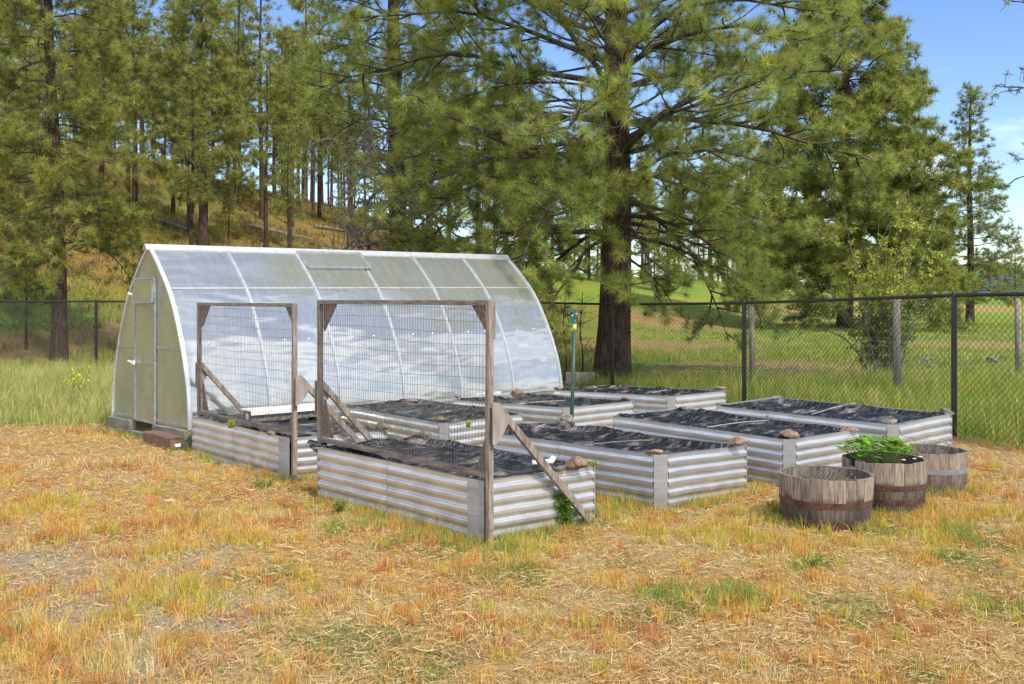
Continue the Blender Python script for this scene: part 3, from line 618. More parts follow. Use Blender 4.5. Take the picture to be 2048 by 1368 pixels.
for side in (0, 1):
    sg = -1 if side == 0 else 1
    for i in range(6):
        a_, b_ = xs_r[i], xs_r[i+1]; nu, nvv = 10, 40; V = []
        tt = np.linspace(0, 1, nvv+1); y, z = arch(tt, side)
        for ui in range(nu+1):
            x = a_+(b_-a_)*ui/nu; bul = .008*math.sin(math.pi*ui/nu)
            bl = bul*np.sin(np.clip(tt*4 % 1, 0, 1)*np.pi)
            V.append(np.stack([np.full(nvv+1, x), y+sg*bl, z+gz(x, y)], 1))
        V = np.concatenate(V); k = nvv+1
        fs = [(u_*k+j, (u_+1)*k+j, (u_+1)*k+j+1, u_*k+j+1) for u_ in range(nu) for j in range(nvv)]
        MB().add(V, fs if side == 0 else [q[::-1] for q in fs]).build('roof_panel', M['glaz'], gh, smooth=True)
    for i, x in enumerate(xs_r):
        tt = np.linspace(0, 1, 34); y, z = arch(tt, side); wd = .034 if 0 < i < 6 else .05; th_ = .014
        dy = np.gradient(y); dz = np.gradient(z); nn = np.hypot(dy, dz); ny_, nz_ = -dz/nn, dy/nn
        if ny_[5]*sg < 0: ny_, nz_ = -ny_, -nz_
        V = np.zeros((34, 4, 3))
        for j, (ox, on) in enumerate(((-wd/2, -.01), (-wd/2, th_), (wd/2, th_), (wd/2, -.01))):
            V[:, j, 0] = x+ox; V[:, j, 1] = y+ny_*on; V[:, j, 2] = z+nz_*on+gz(x, y)
        V[-1, :, 2] -= .004*0
        MB().add(V.reshape(-1, 3), [(r_*4+j, r_*4+(j+1) % 4, (r_+1)*4+(j+1) % 4, (r_+1)*4+j) for r_ in range(33) for j in range(4)]+[(3, 2, 1, 0), (132, 133, 134, 135)]).build('rib', M['rib'] if i else M['alu'], gh)
    for tz_, wd, inside in ((.70, .020, 0), (.84, .045, 1), (.40, .05, 1), (.015, .03, 0)):
        y, z = arch([tz_-.004, tz_+.004], side); y0, z0 = y.mean(), z.mean(); d = np.array([y[1]-y[0], z[1]-z[0]]); d /= np.linalg.norm(d); n_ = np.array([-d[1], d[0]])
        if n_[0]*sg < 0: n_ = -n_
        o1 = -.03 if inside else .002; o2 = -.012 if inside else .012
        for i in range(6):
            a_, b_ = xs_r[i]+.03, xs_r[i+1]-.03; V = []
            for x in (a_, b_):
                for (dd, oo) in ((-wd/2, o1), (wd/2, o1), (wd/2, o2), (-wd/2, o2)): V.append((x, y0+d[0]*dd+n_[0]*oo, z0+d[1]*dd+n_[1]*oo+gz(x, y0)))
            MB().add(V, [(0, 1, 2, 3), (7, 6, 5, 4), (0, 4, 5, 1), (1, 5, 6, 2), (2, 6, 7, 3), (3, 7, 4, 0)]).build('purlin', M['rib'], gh)
    # washers on the middle rail
    y, z = arch([.40], side); 
    for i in range(6):
        for fx in (.33, .67):
            x = xs_r[i]+fx*GL/6; MB().lathe([(.0, .008), (.008, .007), (.014, .003), (.015, 0)], 10).build('washer', M['screw'], gh).location = (x, y[0]+sg*.006, z[0]+gz(x, y[0]))
            w_ = gh.children[-1]; w_.rotation_euler = (math.radians(90)*(1 if side == 0 else -1), 0, 0)
# ridge cap
V = []
for x in (-.06, GL+.04):
    for (dy, dz) in ((-.06, -.055), (0, .012), (.06, -.055), (.055, -.065), (0, 0), (-.055, -.065)): V.append((x, GW/2+dy, 2.365+dz+gz(x, GW/2)))
MB().add(V, [(0, 1, 7, 6), (1, 2, 8, 7), (2, 3, 9, 8), (3, 4, 10, 9), (4, 5, 11, 10), (5, 0, 6, 11), (5, 4, 3, 2, 1, 0), (6, 7, 8, 9, 10, 11)]).build('ridge_cap', M['alu'], gh)
# roof vent in the third bay
def surf(x, t, off, side=0):
    y, z = arch([t-.003, t+.003], side); d = np.array([y[1]-y[0], z[1]-z[0]]); d /= np.linalg.norm(d); n_ = np.array([-d[1], d[0]]); n_ = n_ if n_[0] < 0 else -n_
    return np.array([x, y.mean()+n_[0]*off, z.mean()+n_[1]*off+gz(x, y.mean())])
va, vb = xs_r[2]+.03, xs_r[3]+.05; c4 = [surf(va, .845, .045), surf(vb, .845, .045), surf(vb, .985, .022), surf(va, .985, .022)]
vent = MB().add(c4, [(0, 1, 2, 3)]).build('roof_vent', M['glaz'], gh)
mb = MB()
for i in range(4): mb.bar(c4[i], c4[(i+1) % 4], .028, .022)
mb.build('vent_frame', M['dullalu'], vent)
# end walls
def end_wall(x, door):
    tt = np.linspace(0, 1, 30); y, z = arch(tt, 0); prof_ = list(zip(y, z))+[(GW-a_, b_) for a_, b_ in zip(y[::-1][1:], z[::-1][1:])]
    if not door: polys = [prof_]
    else:
        D0, D1, DT = .86, 1.457, 1.96
        topz = lambda yy: np.interp(yy, [p[0] for p in prof_], [p[1] for p in prof_])
        right = [p for p in prof_ if p[0] <= D0]+[(D0, topz(D0)), (D0, .24)]
        left = [(D1, .24), (D1, topz(D1))]+[p for p in prof_ if p[0] >= D1]
        top = [(D0+.001, DT)]+[(D0+.001, topz(D0))]+[p for p in prof_ if D0 < p[0] < D1]+[(D1-.001, topz(D1)), (D1-.001, DT)]
        polys = [right, left, top]
    for p in polys:
        MB().prism([(a_, b_+gz(x, a_)) for a_, b_ in p], 0, x-.004, x+.004).build('end_panel', M['gend'], gh)
end_wall(.0, True); end_wall(GL, False)
for (y0_, y1_) in ((.07*GW+.03, .855), (1.462, GW*.93-.03)):
    MB().bar((-.012, y0_, 1.14+gz(0, y0_)), (-.012, y1_, 1.14+gz(0, y1_)), .012, .026).build('end_rail', M['dullalu'], gh)
for (y0_, y1_) in ((.0+.03, .855), (1.462, GW-.03)):
    MB().bar((-.012, y0_, .28+gz(0, y0_)), (-.012, y1_, .28+gz(0, y1_)), .012, .03).build('end_rail', M['dullalu'], gh)
D0, D1 = .875, 1.442
door = MB().prism([(D0, .22), (D1, .22), (D1, 1.64), (D0, 1.64)], 0, -.020, -.012).build('door', M['gend'], gh)
mb = MB(); xd = -.022
for p, q in (((D0, .22), (D0, 1.95)), ((D1, .22), (D1, 1.95)), ((D0, .235), (D1, .235)), ((D0, .93), (D1, .93)), ((D0, 1.63), (D1, 1.63))):
    mb.bar((xd, *p), (xd, *q), .02, .022, up=(1, 0, 0))
mb.build('door_frame', M['dullalu'], door)
mb = MB()
for p, q in (((D0, .94), (D1, 1.62)), ((D1, .94), (D0, 1.62)), ((D0, .25), (D1, .92)), ((D1, .25), (D0, .92))):
    mb.bar((-.006, *p), (-.006, *q), .008, .012, up=(1, 0, 0))
mb.build('door_brace', M['alu'], door)
mb = MB()
for z in np.arange(.3, 1.9, .13):
    for y in (D0, D1): mb.box((-.036, y, z), (.006, .012, .012))
mb.build('door_screws', M['screw'], door)
mb = MB()
for z in (.93, 1.76): mb.box((-.045, D1, z), (.02, .05, .05)); mb.bar((-.055, D1+.02, z), (-.075, D1+.09, z+.02), .015, .02)
mb.build('door_latch', M['white'], door)
vw = MB().prism([(D0+.02, 1.68), (D1-.02, 1.68), (D1-.02, 1.93), (D0+.02, 1.93)], 0, -.06, -.052).build('vent_window', M['gend'], gh)
mb = MB()
q4 = [(-.056, D0+.01, 1.665), (-.056, D1-.01, 1.665), (-.03, D1-.01, 1.95), (-.03, D0+.01, 1.95)]
for i in range(4): mb.bar(q4[i], q4[(i+1) % 4], .024, .024, up=(1, 0, 0) if i % 2 else (1, 0, 0))
mb.build('window_frame', M['dullalu'], vw)
# timber base, two courses; the upper one stops at the door
def tim(p, q, z0, z1, wd=.09):
    P = np.array([p[0], p[1], 0.]); Q = np.array([q[0], q[1], 0.]); P[2] = (z0+z1)/2+gz(p[0], p[1]); Q[2] = (z0+z1)/2+gz(q[0], q[1])
    MB().bar(P, Q, wd, z1-z0).build('base_timber', M['timber'], gh, bevel=.006)
tim((-.03, -.02), (-.03, .84), .12, .237); tim((-.03, 1.50), (-.03, GW+.02), .12, .237); tim((-.034, -.02), (-.034, GW+.02), -.08, .117)
tim((.02, .0), (GL, .0), .12, .237); tim((.02, -.004), (GL, -.004), -.08, .117); tim((.02, GW), (GL, GW), .12, .237); tim((.02, GW+.004), (GL, GW+.004), -.08, .117); tim((GL, 0), (GL, GW), -.08, .237)
for ch in [c for c in bpy.data.objects if c.type == 'MESH' and (c.parent == gh or (c.parent and c.parent.parent == gh))]:
    if ch.name.startswith('washer'):
        ch.location.y += .17*(ch.location.x/GL)*max(0, (ch.location.z-.24)/2.1); continue
    for v_ in ch.data.vertices:
        v_.co.y += .17*(v_.co.x/GL)*max(0, (v_.co.z-.24)/2.1)
# step at the door: an old railway sleeper
ax, ay = pix(286, 888, .02); bx_, by_ = pix(341, 903, .02)
ang = math.atan2(by_-ay, bx_-ax); root = thing('door_step', 'short reddish timber sleeper lying as a step before the greenhouse door', 'step', (ax, ay, G(ax, ay)), ang)
ln = math.hypot(bx_-ax, by_-ay)
MB().box((ln/2, .09, .065), (ln, .19, .15)).build('timber', M['tie'], root, bevel=.012)
MB().box((ln+.003, .08, .05), (.004, .07, .035)).build('tag', M['white'], root)

# ------------------------------------------------------------------ chain link fence
def fence_h(p):
    return float(np.interp(p[1], [7, 11, 14.2, 17.5, 22], [1.79, 1.745, 1.645, 1.61, 1.655]))
def chain(p, q, label, posts, sides):
    p = np.array(p, float); q = np.array(q, float); d = q-p; Ln = np.linalg.norm(d); d /= Ln; nrm = np.array([-d[1], d[0]])
    root = thing('chain_link_fence', label, 'fence', (p[0], p[1], G(*p)), 0, 'black chain link fence runs'); o = np.array([p[0], p[1], G(*p)])
    at = lambda s, z: np.array([p[0]+d[0]*s, p[1]+d[1]*s, z])-o
    for s in posts:
        x, y = p+d*s; zt = fence_h((x, y)); r = .032
        MB().tube([at(s, G(x, y)-.1), at(s, zt+.015)], r, 14).tube([at(s, zt+.015), at(s, zt+.04)], [r*1.15, r*.5], 14).tube([at(s, zt-.25), at(s, zt-.235)], r*1.2, 14).build('fence_post', M['black'], root, smooth=False)
    ts = np.linspace(0, Ln, 16); MB().tube([at(s, fence_h(p+d*s)) for s in ts], .021, 10).build('top_rail', M['black'], root, smooth=True)
    pit = .036; nz_ = 44; mb = MB(); V = []; ns = int(Ln/(2*pit))
    zz_ = np.arange(nz_)
    an = np.arange(sides)*2*np.pi/sides; r = .0031
    S = (np.arange(ns)*2*pit)[:, None, None]; hb = None
    P2 = p[None]+d[None]*np.arange(ns)[:, None]*2*pit
    gb = ground(P2[:, 0], P2[:, 1])+.01; ht = np.array([fence_h(v) for v in P2])+.02
    for par in (0, 1):
        zig = ((zz_+0) % 2)*pit*(1 if par == 0 else -1)+(0 if par == 0 else 0)
        s = np.arange(ns)[:, None]*2*pit+zig[None]+(pit*0)
        z = gb[:, None]+(ht-gb)[:, None]*zz_[None]/(nz_-1)
        cen = np.zeros((ns, nz_, 3)); cen[..., 0] = p[0]+d[0]*s; cen[..., 1] = p[1]+d[1]*s; cen[..., 2] = z
        cen[..., :2] += nrm*(.004*((zz_ % 2)*2-1))[None, :, None]*(1 if par else -1)
        cen -= o
        ring = (np.cos(an)[:, None]*np.array([d[0], d[1], .0])+np.sin(an)[:, None]*np.array([nrm[0], nrm[1], 0]))*r
        V = cen[:, :, None, :]+ring[None, None]
        k = nz_*sides; base = np.arange(ns)[:, None, None]*k+(np.arange(nz_-1)*sides)[None, :, None]
        j = np.arange(sides)[None, None]; j2 = (j+1) % sides
        fs = np.stack([base+j, base+j2, base+sides+j2, base+sides+j], -1).reshape(-1, 4)
        mb.add(V.reshape(-1, 3), fs.tolist())
    mb.build('chain_mesh', M['black'], root)
SP = 3.57*1.01
pR = FA-fd*8.2; LnR = np.linalg.norm(FC-pR)
chain(pR, FC, 'black chain link fence run behind the raised beds, from the right edge to the greenhouse', [8.2-SP*2, 8.2-SP, 8.2, 8.2+SP, 8.2+2*SP, LnR], 4)
XL = (192-CX)/F*22
chain((-15.5, 22.), FC, 'black chain link fence run left of the greenhouse, in front of the hillside', [XL+15.5-3.3, XL+15.5, XL+15.5+3.3, XL+15.5+6.3], 3)

# old wire field fence behind, with wooden posts
pts = [pixground(1503, 772, 15), pixground(1793, 790, 15), pixground(2035, 757, 15)]
root = thing('field_fence', 'old wire stock fence with three round grey wooden posts beyond the chain link', 'fence', pts[1]); o0 = np.array(pts[1])
for (x, y, z), tp, r in zip(pts, (608, 597, 598), (.052, .060, .058)):
    zt = CAMH-(tp-YH)/F*y; MB().tube([np.array((x+.02, y, z-.1))-o0, np.array((x+.01, y, (z+zt)/2))-o0, np.array((x, y, zt))-o0], [r*1.02, r, r*.95], 14).build('wooden_post', M['wood'], root, smooth=True)
MBW = MB(); far_ = [(pts[0][0]-1.5, pts[0][1]+1.6, pts[0][2])]+pts+[(pts[2][0]+3, pts[2][1]+2, pts[2][2])]
for i in range(len(far_)-1):
    a_, b_ = np.array(far_[i]), np.array(far_[i+1]); Ln = np.linalg.norm(b_-a_)
    for z in (.08, .22, .36, .50, .64, .78, .92): MBW.tube([a_+(0, -.07, z)-o0, (a_+b_)/2+(0, -.07, z-.02)-o0, b_+(0, -.07, z)-o0], .0022, 3, False)
    for s in np.arange(0, 1, .16/Ln): c_ = a_*(1-s)+b_*s; MBW.tube([c_+(0, -.07, .06)-o0, c_+(0, -.07, .92)-o0], .0016, 3, False)
MBW.build('wire_netting', M['farwire'], root)

# ------------------------------------------------------------------ sprinkler post
Ysp = 11.05; X0, X1 = (1141-CX)/F*Ysp, (1149-CX)/F*Ysp
root = thing('sprinkler_post', 'dark green post with a teal impact sprinkler on top, between the beds', 'sprinkler', (X0, Ysp, G(X0, Ysp)))
gz0 = G(X0, Ysp); zt = CAMH-(661-YH)/F*Ysp-gz0; tx = X1-X0
MB().tube([(-.0, 0, -.1), (tx, 0, zt)], [.022, .020], 12).build('post', M['tpost'], root, smooth=True)
MB().tube([(tx, 0, zt), (tx+.002, 0, zt+.075)], .021, 12).build('coupling', M['lime'], root, smooth=True)
hb = zt+.075
hd = MB().tube([(tx, 0, hb), (tx, 0, hb+.03), (tx, 0, hb+.045), (tx, 0, hb+.11)], [.026, .026, .015, .014], 12).box((tx-.02, 0, hb+.05), (.05, .03, .04)).bar((tx-.05, 0, hb+.02), (tx-.075, -.01, hb+.05), .012, .014).build('sprinkler_head', M['teal'], root)
MB().bar((tx-.05, 0, hb+.155), (tx+.03, 0, hb+.14), .018, .022).bar((tx, 0, hb+.1), (tx, 0, hb+.16), .02, .016).bar((tx+.02, 0, hb+.09), (tx+.05, 0, hb+.15), .01, .01).bar((tx-.055, 0, hb+.16), (tx-.085, 0, hb+.145), .01, .014).build('impact_arm', M['teal'], hd)
MB().bar((tx-.03, 0, hb+.09), (tx+.035, 0, hb+.115), .012, .016).build('nozzle', M['screw'], hd)
# concrete block behind the chain link near the greenhouse
x, y, z = pixground(1160, 768, 17.5)
mb = MB().box((0, 0, .11), (.55, .2, .22)); o = mb.build('concrete_block', M['concrete'], bevel=.01); o.location = (x, y, z)
tag(o, 'grey concrete block in the grass behind the fence, left of the big pine trunk', 'block')

# ------------------------------------------------------------------ barrels
def barrel(u, vt, R, Y, zt, label, hoops, notch, tintr, fill):
    X = (u-CX)/F*Y; g = G(X, Y)-.01; H_ = zt-g; root = thing('barrel_planter', label, 'barrel planter', (X, Y, g), 0, 'half wine barrel planters')
    n = 26; sub = 5; mb = MB(); r_ = random.Random(int(u)); zs = np.linspace(0, H_, 13)
    for i in range(n):
        a0 = (i+.014)/n*2*math.pi; a1_ = (i+.986)/n*2*math.pi; tint = r_.uniform(.72, 1.08); dz = r_.uniform(-.006, .004)
        if notch and abs(((a0+a1_)/2-notch+math.pi) % (2*math.pi)-math.pi) < .11: dz = -.05
        an = np.linspace(a0, a1_, sub); V = []; C_ = []
        for z in zs:
            t = z/H_; rr = R*(.885+.115*math.sin(min(1, t*.9+.1)*math.pi/2)); zz = z*(H_+dz)/H_
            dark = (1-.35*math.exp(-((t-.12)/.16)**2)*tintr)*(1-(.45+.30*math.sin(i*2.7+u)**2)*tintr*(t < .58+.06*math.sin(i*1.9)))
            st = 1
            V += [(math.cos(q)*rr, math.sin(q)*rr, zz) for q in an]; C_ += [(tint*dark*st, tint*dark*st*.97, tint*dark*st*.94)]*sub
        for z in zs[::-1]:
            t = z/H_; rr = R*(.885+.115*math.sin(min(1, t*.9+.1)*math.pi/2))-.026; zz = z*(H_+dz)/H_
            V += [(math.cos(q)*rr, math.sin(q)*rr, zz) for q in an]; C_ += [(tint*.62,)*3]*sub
        k = len(zs)*2
        fs = [(j*sub+s, j*sub+s+1, (j+1)*sub+s+1, (j+1)*sub+s) for j in range(k-1) for s in range(sub-1)]
        fs += [tuple(j*sub for j in range(k))[::-1], tuple(j*sub+sub-1 for j in range(k))]
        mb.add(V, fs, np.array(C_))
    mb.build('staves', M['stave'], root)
    for (t, hw, mt) in hoops:
        rr = lambda t: R*(.885+.115*math.sin(min(1, t*.9+.1)*math.pi/2))+.003
        z0, z1 = t*H_-hw/2, t*H_+hw/2
        MB().lathe([(rr(z0/H_)-.004, z0), (rr(z0/H_), z0), (rr(z1/H_), z1), (rr(z1/H_)-.004, z1)], 48).build('hoop', mt, root, smooth=False)
    mb = MB(); nr = 10; V = [(0, 0, fill*H_)]; fs = []
    for i in range(1, nr+1):
        for j in range(32):
            a_ = j/32*2*math.pi; q = i/nr*(R-.03)*.97; V.append((math.cos(a_)*q, math.sin(a_)*q, fill*H_+.03*(float(fbm(np.array(q*9+math.cos(a_)*3+u), np.array(math.sin(a_)*5), 3))-.5)))
    for j in range(32): fs.append((0, 1+j, 1+(j+1) % 32))
    for i in range(nr-1):
        for j in range(32): fs.append((1+i*32+j, 1+(i+1)*32+j, 1+(i+1)*32+(j+1) % 32, 1+i*32+(j+1) % 32))
    mb.add(V, fs).build('soil', M['soil'], root, smooth=True)
    return root, X, Y, g, H_
HP, GV = M['hoop'], M['galvhoop']
b1 = barrel(1651, 948, .342, 7.42, .405, 'empty grey half wine barrel with two rusty hoops, nearest of the barrels', [(.50, .045, HP), (.14, .05, HP)], None, 1.0, .80)
b2 = barrel(1768, 921, .318, 7.86, .445, 'half wine barrel holding a green strawberry plant', [(.53, .04, HP), (.26, .04, HP)], math.radians(205), 1.0, .80)
b3 = barrel(1856, 901, .316, 8.5, .42, 'greyest half wine barrel with a zinc hoop and dry twigs, behind the strawberry barrel', [(.56, .045, GV), (.05, .03, GV)], None, .6, .72)

# ------------------------------------------------------------------ plants
def leaf_quads(P, D, size, wd, col, rg):
    """P (n,3) bases, D (n,3) directions -> diamond leaf quads"""
    n = len(P); D = D/np.linalg.norm(D, axis=1)[:, None]; R_ = rg.normal(size=(n, 3)); S_ = np.cross(D, R_); S_ /= np.linalg.norm(S_, axis=1)[:, None]
    size = np.asarray(size).reshape(-1, 1)*np.ones((n, 1)); wd = np.asarray(wd).reshape(-1, 1)*np.ones((n, 1))
    return np.stack([P, P+D*size*.5+S_*wd/2, P+D*size, P+D*size*.5-S_*wd/2], 1)
def blades(P, h, wd, lean, rg, curve=.5):
    n = len(P); az = rg.uniform(0, 2*np.pi, n); fa = rg.uniform(0, 2*np.pi, n); l = lean
    dx = np.cos(az)*l; dy = np.sin(az)*l; sx_ = np.cos(fa)*wd/2; sy_ = np.sin(fa)*wd/2; V = np.zeros((n, 5, 3))
    for k, (t, q) in enumerate(((0, -1), (0, 1), (.55, -.8), (.55, .8), (1, 0))):
        bend = t**(1+curve)
        V[:, k, 0] = P[:, 0]+dx*h*bend+q*sx_; V[:, k, 1] = P[:, 1]+dy*h*bend+q*sy_; V[:, k, 2] = P[:, 2]+h*t*np.sqrt(np.maximum(.05, 1-np.minimum(l*bend, .97)**2))
    return V
def jit(c, n, rg, s=.18):
    c = np.asarray(c, float); k = 1+rg.normal(0, s, (n, 1)); return np.clip(c[None]*k*(1+rg.normal(0, s*.35, (n, 3))), .004, .9)
# strawberry plant
rg = np.random.default_rng(3); root, X, Y, g, H_ = b2; zr = g+H_
st = thing('strawberry_plant', 'leafy green strawberry plant with small white flowers growing in the barrel', 'plant', (X, Y, zr-.07))
V = []; C_ = []; ms = MB()
for i in range(95):
    a_ = rg.uniform(0, 6.283); q = math.sqrt(rg.uniform(0, 1))*.27; hh = (.19-.32*q)*rg.uniform(.6, 1.1)+.05
    cx_, cy_ = math.cos(a_)*q, math.sin(a_)*q*.95; cx_ -= .04
    ms.tube([(cx_*.3, cy_*.3, -.02), (cx_*.8, cy_*.8, hh*.6), (cx_, cy_, hh)], .0022, 4, False)
    for k in range(3):
        b_ = a_+(k-1)*1.9+rg.uniform(-.3, .3); d = np.array([math.cos(b_), math.sin(b_), rg.uniform(-.25, .45)]); s = rg.uniform(.05, .08)
        up = np.array([0, 0, 1.]); sd2 = np.cross(d, up); sd2 /= np.linalg.norm(sd2)+1e-6; up2 = np.cross(sd2, d); p0 = np.array([cx_, cy_, hh])
        V.append([p0, p0+d*s*.6+sd2*s*.42+up2*.008, p0+d*s, p0+d*s*.6-sd2*s*.42+up2*.008]); C_.append(jit((.16, .36, .035) if rg.random() < .8 else (.28, .38, .05), 1, rg, .25)[0])
tris_mesh('leaf_mass', np.array(V), 4, np.array(C_), M['leaf'], st); ms.build('stem', noise_mat('green_stems', (.12, .2, .04), (.2, .28, .07), 9, .6, 0, 0), st)
mb = MB()
for (fx, fy, fz) in ((-.10, -.16, .12), (-.18, -.10, .11), (.07, -.22, .09), (.2, -.1, .08), (.24, -.12, .10), (-.02, -.05, .2)):
    MB().lathe([(.001, .004), (.012, .002), (.016, 0)], 8, None, (fx, fy, fz)).build('flower', M['white'], st)
# dry stems in the other barrels
def dry_stems(b, n, hmax, label, spread):
    root, X, Y, g, H_ = b; z0 = g+H_*.74; rr = random.Random(int(X*100)); mb = MB()
    for i in range(n):
        a_ = rr.uniform(0, 6.28); q = rr.uniform(0, .24); x, y = math.cos(a_)*q, math.sin(a_)*q; P = [(x, y, 0)]; d = rr.uniform(0, 6.28); hh = rr.uniform(.3, 1)*hmax
        for k in range(1, 6): P.append((x+math.cos(d)*spread*k/5*hh*2+rr.uniform(-.01, .01), y+math.sin(d)*spread*k/5*hh*2+rr.uniform(-.01, .01), hh*math.sin(k/5*rr.uniform(1.4, 2.6))))
        mb.tube(P, .0016, 3, False)
    o = mb.build('dry_stalks', M['twig']); o.location = (X, Y, z0); tag(o, label, 'dry plant', 'dead stalks in barrels')
dry_stems(b1, 70, .14, 'tangle of dead stalks inside the empty nearest barrel', .5); dry_stems(b3, 70, .20, 'thin grey dead twigs sticking up from the zinc-hooped barrel', .6)

# tall weed at the front brace, small weeds, flowering bush
def weed(u, v, h, w_, n, cols, label, name='weed', z=None, Y=None, cat='weed', flower=None, ls=.05, group=None):
    if z is None: X, Yg = pix(u, v, .03); z = G(X, Yg)
    else: X, Yg = pix(u, v, z)
    if Y: Yg = Y; X = (u-CX)/F*Y; z = G(X, Y)
    rg = np.random.default_rng(int(u+v)); root = thing(name, label, cat, (X, Yg, z), 0, group); ms = MB(); P = []; D = []
    for i in range(n):
        a_ = rg.uniform(0, 6.28); r_ = rg.uniform(.1, 1)*w_; hh = h*rg.uniform(.55, 1.0); tip = np.array([math.cos(a_)*r_, math.sin(a_)*r_, hh]); b0 = np.array([tip[0]*.15, tip[1]*.15, 0])
        pts_ = [b0+(tip-b0)*t+np.array([0, 0, .0]) for t in np.linspace(0, 1, 5)]; ms.tube(pts_, [.003, .0026, .002, .0016, .001], 4, False)
        for t in np.linspace(.15, 1, 14):
            for k in range(2): P.append(b0+(tip-b0)*t); D.append([rg.normal(), rg.normal(), rg.uniform(.1, 1.4)])
    P = np.array(P); D = np.array(D); cc = np.concatenate([jit(cols[i % len(cols)], 1, rg, .2) for i in range(len(P))])
    tris_mesh('leaf_mass', leaf_quads(P, D, rg.uniform(.5, 1.2, len(P))*ls, ls*.28, cc, rg), 4, cc, M['leaf'], root)
    ms.build('stem', M['leafstem'], root)
    if flower:
        P = P[P[:, 2] > h*.6]; D = rg.normal(size=P.shape); cc = jit(flower, len(P), rg, .12); tris_mesh('flower', leaf_quads(P+D*.01, D, .035, .03, cc, rg), 4, cc, M['leaf'], root)
M['leafstem'] = noise_mat('weed_stems', (.10, .16, .03), (.18, .24, .06), 9, .6, 0, 0)
gr1, gr2, gy1 = (.12, .24, .035), (.20, .30, .05), (.38, .42, .06)
weed(1128, 1056, .30, .07, 13, [gr1, gr2, gr1], 'tall narrow-leaved green weed growing under the front brace', ls=.085)
weed(461, 857, .07, .04, 5, [gy1], 'tiny yellow-green weed on the rim of the greenhouse-side trellised bed', z=.42, ls=.045)
weed(938, 857, .07, .03, 4, [gy1], 'small pale weed hanging by the corner plate behind the front trellis', z=.36, ls=.04)
weed(1184, 934, .04, .05, 5, [gy1], 'tiny weed on the right corner of the front bed', z=.45, ls=.03)
weed(155, 838, .60, .26, 15, [(.26, .32, .10), (.30, .34, .12)], 'yellow-flowering wild bush in the tall grass left of the greenhouse', name='flowering_bush', Y=15.5, cat='wild bush', flower=(.80, .72, .03), ls=.05)
for (u, v, h, w_) in ((676, 1030, .16, .06), (1560, 1032, .12, .12), (1640, 1130, .08, .14), (530, 975, .10, .12)):
    weed(u, v, h*.8, w_, 9, [(.24, .32, .07), (.34, .36, .09)], {676: 'grassy green weed at the long side of the front bed', 1560: 'green weed clump at the left foot of the nearest barrel', 1640: 'low green weed in the straw in front of the nearest barrel', 530: 'low green weed beside the long side of the left trellised bed'}[u], group='small weeds in the dry grass', ls=.04)

